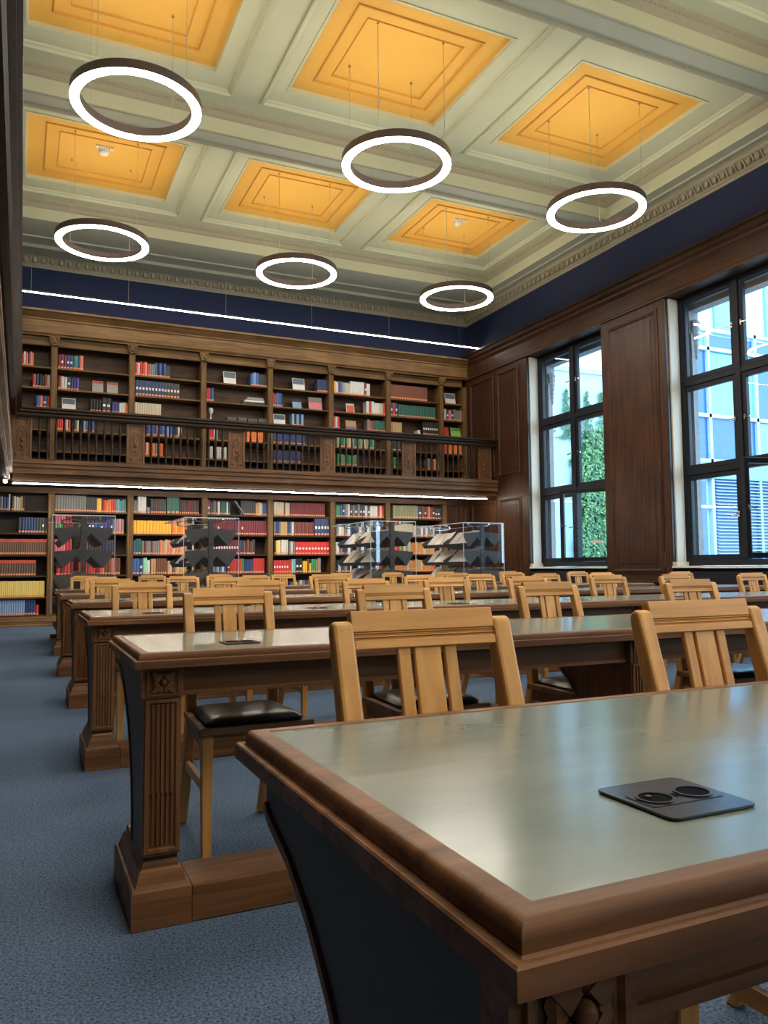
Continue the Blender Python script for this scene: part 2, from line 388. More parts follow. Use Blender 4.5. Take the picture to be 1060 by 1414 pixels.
for (py0, py1), (fy0, fy1) in zip(PY, FY):
    for (px0, px1), (fx0, fx1) in zip(PX, FX):
        mb = MB(); mb.loops(PC, (fx0, fy0, fx1, fy1), [(0, ZC), (.0, ZC-.03), (.03, ZC-.03), (.045, ZC), (.07, ZC+.01), (.08, ZC+.03)], cap=False)
        a, b = (fx0+.08, fy0+.08, fx1-.08, fy1-.08), (px0-.03, py0-.03, px1+.03, py1+.03)
        z = ZC+.03
        A = [(a[0], a[1], z), (a[2], a[1], z), (a[2], a[3], z), (a[0], a[3], z)]; B = [(b[0], b[1], z), (b[2], b[1], z), (b[2], b[3], z), (b[0], b[3], z)]
        mb.add(A+B, [(i, (i+1) % 4, 4+(i+1) % 4, 4+i) for i in range(4)])
        mb.loops(PC, b, [(0, z), (0, z-.012), (.03, z-.012), (.03, 7.2)], cap=False)
        cf = mb.obj('coffer', 'ceiling_paint', ceil_o)
        o = MB(); o.loops(PC, (px0, py0, px1, py1), [(0, 7.2), (.24, 7.2)], cap=False); o.mi = 1
        o.loops(PC, (px0, py0, px1, py1), [(.24, 7.2), (.244, 7.18), (.262, 7.18), (.266, 7.205)], cap=False); o.mi = 0
        o.loops(PC, (px0, py0, px1, py1), [(.266, 7.205), (.42, 7.205)], cap=False); o.mi = 1
        o.loops(PC, (px0, py0, px1, py1), [(.42, 7.205), (.423, 7.19), (.435, 7.19), (.438, 7.21)], cap=False); o.mi = 0
        o.loops(PC, (px0, py0, px1, py1), [(.438, 7.21), (.5, 7.21)])
        po = o.obj('orange_panel', ['orange_paint', 'orange_line'], cf)
# beams and perimeter soffit
def beam_face(mb, y, s, x0, x1):
    """vertical beam side at y, facing s; crown near the ceiling"""
    mb.mi = 0; mb.prism([(y, ZS), (y-s*.02, ZS), (y-s*.02, ZC), (y, ZC)], 'x', x0, x1)
    mb.mi = 1; mb.prism([(y+s*.0, ZC), (y+s*.10, ZC), (y+s*.09, ZC-.03), (y+s*.05, ZC-.06), (y+s*.03, ZC-.11), (y, ZC-.13)], 'x', x0, x1)
bm_ = MB()
ycuts = [(10.06, 10.43), (6.18, 6.55), (2.33, 2.70), (-1.53, -1.16), (-5.39, -5.02)]
for y0, y1 in ycuts:
    bm_.mi = 2; bm_.box((RX[0], y0+.02, ZS), (RX[1], y1-.02, ZC+.01))
    for yy, s in ((y0, -1), (y1, 1)): beam_face(bm_, yy, s, RX[0], RX[1])
    bm_.mi = 1; bm_.box((RX[0], y1-.07, ZS-.03), (RX[1], y1-.035, ZS)); bm_.box((RX[0], y0+.03, ZS-.012), (RX[1], y0+.04, ZS))
bm_.obj('beam', ['ceiling_paint', 'ceiling_crown', 'soffit_paint'], ceil_o)
pm = MB(); pm.mi = 2
pm.box((RX[1], YF, ZS), (XR+.01, YB, 7.3)); pm.box((XL, YF, ZS), (RX[0], YB, 7.3))
pm.box((RX[0], RY[0][1], ZS), (RX[1], YB, 7.3)); pm.box((RX[0], YF, ZS), (RX[1], RY[5][0], 7.3))
pm.mi = 0
pm.box((RX[1]-.004, YF, ZS+.0), (RX[1], YB-.0, ZC)); pm.box((RX[0], RY[0][1]-.004, ZS), (RX[1], RY[0][1], ZC))
pm.mi = 1
crA = [(0, ZC), (.10, ZC), (.09, ZC-.03), (.05, ZC-.06), (.03, ZC-.11), (0, ZC-.13)]
for ry0, ry1 in RY:
    pm.prism([(RX[1]-a, z) for a, z in crA], 'y', ry0, ry1); pm.prism([(RX[0]+a, z) for a, z in crA], 'y', ry0, ry1)
pm.prism([(RY[0][1]-a, z) for a, z in crA], 'x', RX[0], RX[1])
pm.obj('perimeter_soffit', ['ceiling_paint', 'ceiling_crown', 'soffit_paint'], ceil_o)
# wall cornice (egg and dart)
cor = [(0, 6.57), (.02, 6.57), (.03, 6.60), (.05, 6.61), (.07, 6.66), (.12, 6.72), (.16, 6.74), (.17, 6.78), (.21, 6.80), (0, 6.80)]
cm = MB(); cm.prism([(XR-a, z) for a, z in cor], 'y', YF, YB); cm.prism([(15.52-a, z) for a, z in cor], 'x', XL, XR)
cm.prism([(XL+a, z) for a, z in cor], 'y', YF, YB)
cm.obj('cornice', 'ceiling_crown', ceil_o)
eg = MB()
y = 2.0
while y < 15.3:
    eg.ellip((XR-.115, y, 6.675), (.045, .045, .06), 6, 4); eg.bar((XR-.09, y+.075, 6.63), (XR-.15, y+.075, 6.73), .02); y += .15
x = -.2
while x < 9.1:
    eg.ellip((x, 15.52-.115, 6.675), (.045, .045, .06), 6, 4); eg.bar((x+.075, 15.52-.09, 6.63), (x+.075, 15.52-.15, 6.73), .02); x += .15
eo = eg.obj('egg_and_dart', 'ceiling_crown', ceil_o, smooth=True); eo['kind'] = 'stuff'
bd = MB()
for y0, y1 in ycuts:
    x = -.7
    while x < 8.75:
        bd.box((x, y0-.075, ZC-.055), (x+.035, y0-.04, ZC-.02)); x += .07
y = 2.8
while y < 13.8:
    bd.box((RX[1]-.075, y, ZC-.055), (RX[1]-.04, y+.035, ZC-.02)); y += .07
x = -.7
while x < 8.75:
    bd.box((x, RY[0][1]-.075, ZC-.055), (x+.035, RY[0][1]-.04, ZC-.02)); x += .07
b_ = bd.obj('bead_moulding', 'ceiling_crown', ceil_o); b_['kind'] = 'stuff'
# back soffit steps
st = MB(); st.box((RX[0], 14.55, ZS-.03), (XR-.5, 14.60, ZS)); st.box((RX[0], 14.95, ZS-.06), (XR-.35, 15.35, ZS)); st.box((XR-.33, YF, ZS-.03), (XR-.29, 14.6, ZS))
st.obj('soffit_step', 'soffit_paint', ceil_o)
# smoke detectors with number plates
for i, (dx, dy, lab) in enumerate(((.978, 11.96, 'white round smoke detector on the orange panel nearest the side gallery'), (7.02, 11.95, 'white round smoke detector on the orange panel nearest the far window'))):
    d = thing('smoke_detector', lab, 'detector', (dx, dy, 7.205))
    MB().lathe([(.075, 0), (.075, -.02), (.06, -.045), (.03, -.06)], (0, 0, 0), 16).obj('detector_head', 'white_paint', d, smooth=True)
    MB().box((-.12, -.16, -.02), (.12, -.10, .0)).obj('number_plate', 'paper_white', d)
    g = MB()
    for q in range(5): g.box((-.08+q*.034, -.145, -.021), (-.06+q*.034, -.115, -.0195))
    g.obj('plate_lettering', 'rack_grey', d)
# ------------------------------------------------------------------ ring lamps
def make_ring(loc, lab):
    t = thing('ring_pendant_lamp', lab, 'lamp', loc, 0, 'ring pendant lamps under the orange ceiling panels')
    ring_pts(.555, .655, .012, .105).obj('lamp_housing', 'ring_bronze', t, smooth=True)
    ring_pts(.560, .650, .0, .014).obj('diffuser', 'lamp_white', t, smooth=True)
    ring_pts(.585, .625, .105, .109).obj('uplight_strip', 'lamp_up', t)
    for sx in (-1, 1):
        for sy in (-1, 1):
            w = MB().bar((sx*.425, sy*.425, .10), (sx*.425, sy*.425, 7.2-loc[2]), .005).obj('suspension_wire', 'wire', t)
            MB().lathe([(.012, 0), (.012, .03), (.004, .05)], (sx*.425, sy*.425, .095), 8).lathe([(.014, 0), (.014, .025)], (sx*.425, sy*.425, 7.18-loc[2]), 8).obj('wire_clip', 'chrome', w)
    return t
RZ = 5.78
labs = {(0, 0): 'glowing ring lamp in the far row, beside the side gallery', (0, 1): 'glowing ring lamp in the middle of the far row', (0, 2): 'glowing ring lamp in the far row, beside the far window',
        (1, 0): 'largest glowing ring lamp, in the near row beside the side gallery', (1, 1): 'glowing ring lamp in the middle of the near row', (1, 2): 'glowing ring lamp in the near row, closest to the window wall'}
r0 = None
for j, cy in enumerate((11.95, 8.18, 4.4, .6, -3.22, -7.08)):  # rows beyond the second: unseen lamps added to light chairs and table fronts
    for i, cx in enumerate((.985, 3.975, 6.975)):
        lab = labs.get((j, i), 'added unseen ring lamp, %s from the side gallery, %s row from the end wall' % (ORD[i+1], ORD[j+1]))
        if r0 is None: r0 = make_ring((cx, cy, RZ), lab)
        else: dup(r0, (cx, cy, RZ), 0, lab)
# linear lamps
def strip(nm, lab, a, b, h=.05, d=.06, wires=(), em='strip_white'):
    t = thing(nm, lab, 'lamp', (0, 0, 0))
    MB().box((a[0], a[1]-d/2, a[2]+.012), (b[0], a[1]+d/2, a[2]+h)).obj('lamp_housing', 'rack_grey', t)
    MB().box((a[0], a[1]-d/2+.006, a[2]), (b[0], a[1]+d/2-.006, a[2]+.014)).obj('diffuser', em, t)
    for x in wires: MB().bar((x, a[1], a[2]+h), (x, a[1], 6.82), .006).obj('suspension_wire', 'wire', t)
    return t
strip('linear_pendant_lamp', 'long thin bright light bar hung across the end wall above the upper shelves', (-.1, 14.85, 5.88), (9.25, 14.85, 5.88), h=.045, d=.042, wires=(.05, 1.69, 3.5, 5.26, 7.0, 8.72))
strip('linear_gallery_lamp', 'long thin bright light bar under the edge of the end gallery', (-.16, 14.42, 2.45), (9.1, 14.42, 2.45), .03, .038, em='gallery_strip_white')
# ------------------------------------------------------------------ end gallery
GY = 14.3
gal = thing('gallery', 'carved oak gallery with turned balusters running across the end wall', 'gallery', (0, 0, 0))
X0, X1 = -.17, XR
MB().box((XL, 14.361, 2.52), (XR, 15.5, 2.78)).obj('gallery_floor', 'gallery_dark_x', gal)
capP = [(GY-.10, 3.70), (GY-.10, 3.725), (GY-.08, 3.735), (GY+.14, 3.735), (GY+.14, 3.70), (GY+.10, 3.66), (GY+.08, 3.60), (GY+.05, 3.57), (GY-.01, 3.57), (GY-.03, 3.60), (GY-.03, 3.63), (GY-.07, 3.655), (GY-.07, 3.68)]
MB().prism(capP, 'x', -.12, X1).obj('handrail', 'gallery_dark_x', gal)
fas = [(GY+.10, 2.86), (GY+.0, 2.86), (GY+.0, 2.84), (GY-.02, 2.83), (GY-.02, 2.79), (GY, 2.775), (GY, 2.72), (GY+.02, 2.70), (GY+.02, 2.655), (GY-.02, 2.645), (GY-.02, 2.615), (GY+.03, 2.60), (GY+.05, 2.56), (GY+.05, 2.545), (GY+.02, 2.54), (GY+.02, 2.515), (GY+.06, 2.49), (GY+.10, 2.49)]
MB().prism(fas, 'x', X0, X1).obj('fascia', 'oak_red_x', gal)
MB().box((X0, GY+.05, 2.86), (X1, GY+.09, 2.875)).obj('bottom_rail', 'gallery_dark_x', gal)
# baluster
bprof = [(.020, 0), (.020, .02), (.012, .03), (.014, .07), (.022, .24), (.024, .29), (.014, .315), (.024, .33), (.024, .345), (.013, .36), (.024, .375), (.024, .39), (.014, .40), (.026, .44), (.024, .50), (.013, .66), (.016, .70), (.016, .715)]
bme = MB().lathe(bprof, (0, 0, 0), 8).mesh('baluster', 'gallery_dark_z', smooth=True)
PCX = [-.04, 1.79, 3.60, 5.41, 7.19, 9.02]
for i in range(5):
    a, b = PCX[i]+.17, PCX[i+1]-.17
    for k in range(11):
        o = bpy.data.objects.new('baluster', bme); COL.objects.link(o); o.parent = gal
        o.location = (a+(b-a)*(k+.75)/11.5, GY+.05, 2.862)
def carved(y, seed):
    rnd = random.Random(seed); mb = MB()
    mb.loops(lambda u, v, n: (u, y-n, v), (-.155, 2.865, .155, 3.57), [(0, 0), (0, .05), (.03, .05), (.035, .03), (.05, .03)])
    # oval relief with leaves, scrolls in the corners
    for q in range(22):
        a = 2*PI*q/22; mb.ellip((.078*math.cos(a), y-.034, 3.215+.20*math.sin(a)), (.012, .012, .022), 6, 3)
    for q in range(9):
        a = PI*(.05+.9*q/8); mb.bar((.01*math.cos(a), y-.036, 3.23), (.05*math.cos(a), y-.040, 3.24+.11*math.sin(a)), .014, .012)
    mb.ellip((0, y-.035, 3.19), (.035, .022, .05), 8, 5); mb.ellip((0, y-.035, 3.09), (.028, .02, .035), 8, 5)
    for sx in (-1, 1):
        for sz in (-1, 1):
            mb.ellip((sx*.085, y-.034, 3.215+sz*.27), (.020, .014, .024), 7, 4)
            mb.bar((sx*.085, y-.034, 3.215+sz*.25), (sx*.045, y-.034, 3.215+sz*.285), .012)
            mb.bar((sx*.098, y-.034, 3.215+sz*.24), (sx*.103, y-.034, 3.215+sz*.05), .010)
    return mb
cpm = [carved(0, s).mesh('carved_panel', 'oak_red_z', smooth=True) for s in (1,)]
for i, x in enumerate(PCX):
    o = bpy.data.objects.new('carved_panel', cpm[0]); COL.objects.link(o); o.parent = gal; o.location = (x, GY+.09, 0)
# side gallery along the left wall
gl = thing('side_gallery', 'dark oak gallery running overhead along the side wall, seen from below', 'gallery', (0, 0, 0))
GX = -.17
MB().box((XL, YF, 2.52), (GX-.08, 14.36, 2.78)).obj('gallery_floor', 'gallery_dark_y', gl)
MB().prism([(GX+.10-(p[0]-GY+.10)+.02, p[1]) for p in capP], 'y', YF, 14.25).obj('handrail', 'gallery_dark_y', gl)
MB().prism([(GX-(p[0]-GY)-.01, p[1]) for p in fas], 'y', YF, 14.3).obj('fascia', 'oak_red_y', gl)
k = 0
y = 14.05
while y > 1.5:
    o = bpy.data.objects.new('baluster', bme); COL.objects.link(o); o.parent = gl; o.location = (GX-.07, y, 2.862); y -= .14 if (k % 11) != 10 else .45
    k += 1
o = MB().box((GX-.12, 1.0, 2.865), (GX-.02, 14.1, 2.875)).obj('bottom_rail', 'gallery_dark_y', gl)
for q in range(6):
    o = bpy.data.objects.new('carved_panel', cpm[0]); COL.objects.link(o); o.parent = gl; o.rotation_euler = (0, 0, PI/2); o.location = (GX-.12, 14.12-q*1.85, 0)
t = thing('side_gallery_lamp', 'bright end of the light bar under the side gallery corner', 'lamp', (0, 0, 0))
MB().box((GX-.13, 14.0, 2.462), (GX-.07, 14.36, 2.49)).obj('lamp_housing', 'rack_grey', t)
MB().box((GX-.125, 14.0, 2.45), (GX-.075, 14.36, 2.464)).obj('diffuser', 'strip_white', t)
# left wall panelling (mostly unseen)
for y in (2, 4, 6, 8, 10, 12):
    pass
# ------------------------------------------------------------------ bookcases
FY0, BK = 15.5, 15.90
up_b = thing('upper_bookcase', 'oak wall bookcase with carved pilaster caps above the end gallery', 'bookcase', (0, 0, 0))
lo_b = thing('lower_bookcase', 'dark oak wall bookcase at floor level under the end gallery', 'bookcase', (0, 0, 0))
MB().box((XL, 15.86, 2.78), (9.25, BK, 5.4)).obj('back_board', 'oak_dark_x', up_b)
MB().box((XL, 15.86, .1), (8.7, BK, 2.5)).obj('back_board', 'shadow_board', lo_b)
UPX = [-.93, .47, 1.85, 3.22, 4.59, 5.93, 7.28, 8.62, 9.23]
LOX = [-.93, .475, 1.855, 3.26, 4.595, 5.955, 7.24, 8.66]
for i, x in enumerate(UPX):
    w = .055 if i < 7 else .045
    MB().box((x-w, FY0, 2.78), (x+w, 15.86, 5.14)).loops(PBk(FY0), (x-w+.008, 2.8, x+w-.008, 5.13), [(0, 0), (0, .012), (.012, .016), (.02, .01), (.03, .012)]).obj('upright', 'oak_mid_z', up_b)
    if i == 8: continue
    c = MB().prism([(x-w-.0, 5.14), (x+w, 5.14), (x+w+.035, 5.26), (x+w+.035, 5.32), (x-w-.035, 5.32), (x-w-.035, 5.26)], 'y', FY0-.05, 15.56)
    for q in (-1, 1):
        c.ellip((x+q*.05, FY0-.06, 5.27), (.026, .018, .028), 7, 4); c.ellip((x+q*.022, FY0-.055, 5.20), (.018, .014, .04), 6, 4)
    c.ellip((x, FY0-.055, 5.215), (.014, .014, .05), 6, 4)
    c.obj('capital', 'oak_mid_z', up_b, smooth=True)
for i in range(len(UPX)-1):
    a, b = UPX[i]+.055, UPX[i+1]-.055
    for z in (4.74, 4.35, 3.975, 3.58, 3.19):
        MB().box((a, FY0+.03, z-.028), (b, 15.86, z)).obj('shelf', 'oak_mid_x', up_b)
    MB().box((a, FY0+.03, 2.78), (b, FY0+.05, 3.0)).obj('plinth_board', 'oak_dark_x', up_b)
    MB().loops(PBk(FY0+.03), (a-.0, 5.13, b+.0, 5.30), [(0, -.02), (0, 0), (.012, .006), (.02, 0)]).obj('header_board', 'oak_mid_x', up_b)
ent = [(15.56, 5.30), (15.45, 5.30), (15.44, 5.33), (15.42, 5.345), (15.42, 5.37), (15.45, 5.385), (15.45, 5.58), (15.43, 5.60), (15.43, 5.62), (15.40, 5.65), (15.37, 5.675), (15.34, 5.70), (15.30, 5.72), (15.30, 5.755), (15.56, 5.76)]
MB().prism(ent, 'x', XL, XR-.02).obj('entablature', 'oak_mid_x', up_b)
for i, x in enumerate(LOX):
    w = .055
    MB().box((x-w, FY0, .1), (x+w, 15.86, 2.5)).loops(PBk(FY0), (x-w+.008, .12, x+w-.008, 2.4), [(0, 0), (0, .01), (.015, .014), (.025, .008), (.035, .01)]).obj('upright', 'oak_mid_z', lo_b)
for i in range(len(LOX)-1):
    a, b = LOX[i]+.055, LOX[i+1]-.055
    for z in (2.075, 1.675, 1.283, .905, .52, .2):
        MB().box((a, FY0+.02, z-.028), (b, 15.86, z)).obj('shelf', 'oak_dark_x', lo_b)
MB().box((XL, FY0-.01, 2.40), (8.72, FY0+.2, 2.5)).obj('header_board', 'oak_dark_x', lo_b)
MB().prism([(15.86, 0), (15.44, 0), (15.44, .02), (15.46, .04), (15.46, .10), (15.48, .12), (15.48, .15), (15.50, .17), (15.86, .17)], 'x', XL, 8.72).obj('plinth', 'oak_mid_x', lo_b)
# oak panels filling the wall to the right of the lower bookcase
pw = MB().box((8.715, FY0, 0), (XR, 15.92, 2.52)).box((9.275, FY0, 2.52), (XR, 15.92, 5.3))
pwo = struct(pw.obj('trim_2', 'panel_z'), 'plain oak panelling between the lower bookcase and the corner')
MB().loops(PBk(FY0), (8.76, .2, 9.0, 2.4), PAN[:6]).obj('panel', 'panel_z', pwo)
MB().loops(PBk(FY0), (9.03, .2, 9.27, 2.4), PAN[:6]).obj('panel', 'panel_z', pwo)
# left end panels of the room below the side gallery: bookcases out of sight
# ------------------------------------------------------------------ books
BC = {'r': ('red', (.62, .05, .035)), 'm': ('maroon', (.20, .025, .035)), 'o': ('orange', (.85, .22, .04)), 's': ('salmon', (.75, .22, .14)), 'y': ('yellow', (.90, .55, .04)),
      'a': ('amber', (.95, .46, .03)), 'Y': ('pale yellow', (.90, .68, .20)), 'n': ('navy', (.035, .06, .16)), 'b': ('blue', (.05, .14, .42)), 'l': ('light blue', (.25, .38, .62)),
      'k': ('black', (.018, .018, .02)), 'd': ('dark grey', (.06, .06, .065)), 'g': ('grey', (.22, .22, .21)), 'w': ('white', (.72, .72, .70)), 'c': ('cream', (.62, .56, .42)),
      't': ('tan', (.55, .34, .15)), 'B': ('brown', (.22, .075, .04)), 'G': ('green', (.06, .30, .10)), 'e': ('dark green', (.03, .13, .10)), 'T': ('teal', (.10, .32, .30)),
      'M': ('mint', (.30, .70, .50)), 'p': ('pink', (.75, .20, .30)), 'u': ('purple', (.10, .06, .32)), 'K': ('brown', (.17, .10, .07)), 'R': ('red', (.70, .04, .03)), 'v': ('olive', (.28, .30, .16))}
for kx, (nm, c) in BC.items():
    plain('cloth_'+nm.replace(' ', '_') + ('_b' if kx in 'KR' else ''), c, .5, noise=.12, scale=3)
plain('sticker_orange', (.95, .36, .16), .6); plain('sticker_white', (.85, .82, .78), .6); plain('page_edge', (.70, .66, .55), .8); plain('band_red', (.62, .10, .05), .5)
SHZ = {'U1': 4.74, 'U2': 4.35, 'U3': 3.975, 'U4': 3.58, 'U5': 3.19, 'L1': 2.075, 'L2': 1.675, 'L3': 1.283, 'L4': .905, 'L5': .52, 'L6': .2}
RUNS = '''U1 0 -0.069 0.123 0.25 rwsnss
U2 0 0.113 0.418 0.25 rnkdBc
U3 0 0.181 0.426 0.22 bsnr
U1 1 0.535 0.975 0.27 mmmnneTns
U2 1 0.542 0.906 0.24 mcwnnnu
U3 1 1.103 1.309 0.24 kkkk
U3 1 1.322 1.478 0.28 kk
U3 1 1.491 1.795 0.22 nuunwwwo
U4 1 0.545 0.644 0.27 rrr
U4 1 0.656 0.769 0.26 rwr
U4 1 0.831 0.957 0.26 dck
U4 1 0.995 1.110 0.26 lbn
U4 1 1.148 1.187 0.26 b
U2 2 1.923 2.761 0.30 nnnnnnnnnddddd
U1 2 1.905 2.175 0.27 rwrrsr
U1 2 2.175 2.285 0.25 ggg
U1 2 2.285 2.491 0.28 bkbkb
U1 2 2.491 2.575 0.25 dd
U3 2 1.915 2.410 0.24 ccccccccccc
U4 2 2.135 2.559 0.26 nbubnpnbnl
U4 2 2.587 2.810 0.27 bkw
U5 2 2.113 2.194 0.25 rwo
U5 2 2.248 2.453 0.25 ogoo
U1 3 4.189 4.541 0.27 blbdddd
U2 3 3.288 3.433 0.28 rrnb
U4 3 3.351 3.525 0.26 rrwg
U4 3 4.118 4.467 0.25 ooooooo
U5 3 3.368 3.426 0.25 w
U5 3 3.499 3.703 0.25 wwGw
U1 4 5.637 5.900 0.27 nnnnnn
U2 4 4.650 4.868 0.28 rrbbn
U3 4 5.073 5.328 0.25 lklkl
U4 4 4.667 5.360 0.25 nnnnnnnnnn
U5 4 4.667 5.264 0.25 nnnnnnnn
U1 5 6.016 6.403 0.27 ywuglcc
U1 5 6.403 6.780 0.30 wwwwwwm
U1 5 6.780 6.866 0.28 w
U2 5 6.777 7.248 0.28 wrwwwccr
U3 5 5.997 6.146 0.27 rwr
U3 5 6.791 7.244 0.25 greeeee
U4 5 6.078 6.978 0.25 veGvcveGvcveG
U5 5 6.093 6.546 0.24 GvGeGvG
U1 6 7.358 8.284 0.32 BBBBBBBBBBBBBB
U2 6 7.354 7.532 0.30 nrn
U2 6 7.550 8.493 0.27 eeeeeeeeeeeeee
U3 6 7.350 7.636 0.24 ttttt
U3 6 8.034 8.108 0.10 w
U3 6 8.163 8.609 0.30 kkkkkkkk
U4 6 7.382 7.596 0.24 kdkd
U5 6 7.413 7.484 0.24 G
U5 6 8.281 8.355 0.25 g
U5 6 8.430 8.504 0.25 s
U5 6 8.560 8.616 0.30 G
U2 7 8.719 9.207 0.26 wdpdgggt
U4 7 8.716 8.792 0.26 r
U4 7 8.830 8.906 0.27 oo
U4 7 8.963 9.039 0.27 oo
U4 7 9.097 9.174 0.27 or
L1 0 -0.693 -0.230 0.26 gnnrnnngnn
L1 0 -0.230 -0.207 0.30 w
L1 0 -0.195 0.029 0.26 kccctk
L2 0 -0.063 0.417 0.28 dnnnnndddd
L3 0 -0.696 0.424 0.28 KKKKKKKKKKKKKKKKKKKKKKKKKKKKKK
L4 0 -0.664 0.239 0.28 KKKKKKKKKKKKKKKKKKKKKK
L5 0 -0.654 0.391 0.29 YYYYYYYYYYYYYYYYYYYYYYYYYYYYYYYYYY
L6 0 -0.646 0.070 0.27 lllllllllllllllllll
L6 0 0.070 0.248 0.28 nnnn
L6 0 0.248 0.302 0.18 r
L1 1 0.531 1.072 0.30 gggggggggggg
L1 1 1.072 1.263 0.28 ddddd
L1 1 1.263 1.340 0.26 y
L1 1 1.340 1.782 0.25 mroorrTlTTT
L2 1 0.545 0.680 0.30 vGvG
L2 1 0.692 1.092 0.28 mmmBmmBmmm
L2 1 1.117 1.552 0.27 nnbnnunn
L2 1 1.552 1.748 0.28 ggpg
L3 1 0.540 0.724 0.28 ppsp
L3 1 0.724 0.836 0.30 rr
L3 1 0.973 1.571 0.28 ddBddddddndd
L4 1 0.584 1.358 0.26 rmrrmrrrmrBrrmr
L4 1 1.358 1.694 0.32 sBBsBB
L5 1 0.591 0.862 0.26 bbtbn
L1 2 1.920 1.993 0.24 gg
L1 2 2.000 2.154 0.32 www
L1 2 2.167 2.221 0.12 g
L1 2 2.235 2.527 0.28 ddmdddd
L1 2 2.538 2.776 0.33 eee
L1 2 2.783 3.162 0.27 dmddmmdmdd
L2 2 1.919 2.629 0.26 aaaaaaaaaaaa
L2 2 2.642 2.982 0.26 oaooaoa
L3 2 1.924 1.964 0.27 b
L3 2 1.964 2.070 0.30 ee
L3 2 2.077 2.407 0.26 gmggmggg
L3 2 2.413 3.070 0.28 stcssctscstsc
L4 2 1.916 2.102 0.30 bbn
L4 2 2.109 2.182 0.32 M
L4 2 2.182 2.236 0.27 w
L4 2 2.249 2.343 0.30 tt
L4 2 2.350 2.547 0.30 BBBBB
L4 2 2.561 3.073 0.26 tcBtctytBtc
L1 3 3.312 3.384 0.28 m
L1 3 3.391 3.783 0.28 ddgdwdeeewd
L1 3 3.997 4.304 0.29 dddddddd
L1 3 4.304 4.562 0.27 ttccbbb
L2 3 3.379 4.532 0.29 mmmmmmmmmmmmmmmmmmmmmmmm
L3 3 3.325 3.956 0.29 mmmmmmmmmmmm
L3 3 3.971 4.291 0.29 ndBdBdBd
L4 3 3.385 3.702 0.28 ctbcbwb
L4 3 3.717 4.025 0.29 mrrrr
L4 3 4.025 4.063 0.30 G
L4 3 4.069 4.248 0.28 nnnnn
L4 3 4.255 4.489 0.30 rrrrrr
L1 4 4.685 4.901 0.29 cccc
L1 4 4.901 5.026 0.28 Bccc
L1 4 5.034 5.801 0.28 mmmmmmmmmmmmmmmmmm
L2 4 4.685 4.840 0.28 gnng
L2 4 4.840 4.972 0.28 tt
L2 4 4.972 5.073 0.28 nng
L2 4 5.073 5.120 0.28 w
L2 4 5.128 5.549 0.28 BmBmBmBmBm
L2 4 5.565 5.905 0.36 nnnnn
L3 4 4.686 4.732 0.27 k
L3 4 4.735 4.832 0.29 Y
L3 4 4.848 4.995 0.30 wwc
L3 4 5.011 5.136 0.27 gwg
L3 4 5.144 5.896 0.26 RRRRRRRRRRR
L4 4 4.679 5.057 0.26 RRRRRRr
L4 4 5.065 5.151 0.28 Ml
L4 4 5.159 5.301 0.29 kk
L4 4 5.309 5.404 0.24 yy
L4 4 5.409 5.452 0.28 B
L4 4 5.452 5.491 0.20 y
L4 4 5.496 5.587 0.28 GG
L4 4 5.595 5.636 0.27 v
L4 4 5.644 5.708 0.30 tg
L5 4 5.026 5.245 0.20 ntcg
L5 4 5.245 5.356 0.23 cg
L5 4 5.356 5.427 0.22 n
L5 4 5.435 5.515 0.24 p
L1 5 6.047 6.138 0.25 GG
L1 5 6.146 6.726 0.28 bngwdgdgdn
L1 5 6.726 7.026 0.26 wdwww
L1 5 7.032 7.174 0.27 rwr
L2 5 6.053 7.170 0.26 gwcgwbgnwgdwgngwd
L3 5 6.051 7.167 0.27 wgdnwgngdwngwgdng
L4 5 6.050 7.163 0.27 kwngkwknwgkknkwrn
L1 6 7.393 8.010 0.29 vvvvvvvvv
L1 6 8.019 8.101 0.27 n
L1 6 8.110 8.432 0.28 BmBsBm
L1 6 8.441 8.636 0.24 ddn
L2 6 7.433 7.888 0.28 ccccccc
L2 6 7.897 8.630 0.25 wggwgwggwgwg
L3 6 7.429 7.695 0.27 srtGw
L3 6 7.695 8.624 0.27 tctototctttoct
L4 6 7.425 8.618 0.26 tototcttottcottotctt'''
def book_geo(mb, x0, x1, y0, y1, z0, z1):
    """closed book standing with its rounded spine to the front"""
    w = x1-x0; P = [(x0, y1), (x0, y0+.10*w), (x0+.15*w, y0+.02*w), (x0+.5*w, y0-.12*w), (x1-.15*w, y0+.02*w), (x1, y0+.10*w), (x1, y1)]
    mb.prism(P, 'z', z0, z1)
unit = MB(); unit.prism([(-.5, 1), (-.5, .02), (-.36, .005), (0, -.012), (.36, .005), (.5, .02), (.5, 1)], 'z', 0, 1)
unit.mi = 1; unit.box((-.38, .03, 1.0), (.38, .97, 1.002))
ume = unit.mesh('book', ['cloth_red', 'page_edge'])
stk = MB().box((-.34, -.022, .04), (.34, .01, .15)).mesh('spine_label', 'sticker_orange')
stw = MB().box((-.30, -.022, .40), (.30, .01, .56)).mesh('spine_patch', 'sticker_white')
stb = MB().prism([(-.5, .3), (-.505, .018), (-.36, .0), (0, -.018), (.36, 0), (.505, .018), (.5, .3)], 'z', .80, 1.003).mesh('spine_band', 'band_red')
BOOKS = []
rnd = random.Random(3)
for ln in RUNS.strip().split('\n'):
    s, bay, a, b, h, code = ln.split(); bay = int(bay); a = float(a); b = float(b); h = float(h); n = len(code)
    wts = [rnd.uniform(.8, 1.25) if len(set(code)) > 2 else rnd.uniform(.95, 1.05) for _ in code]; tot = sum(wts); x = a
    for cch, w_ in zip(code, wts):
        w = (b-a)*w_/tot; hh = h*(rnd.uniform(.9, 1.05) if len(set(code)) > 2 else rnd.uniform(.99, 1.01))
        BOOKS.append(dict(s=s, bay=bay, x0=x, x1=x+w, z=SHZ[s], h=hh, c=cch)); x += w
lim = {'U': [-9]+UPX[1:], 'L': [-9]+LOX[1:]}
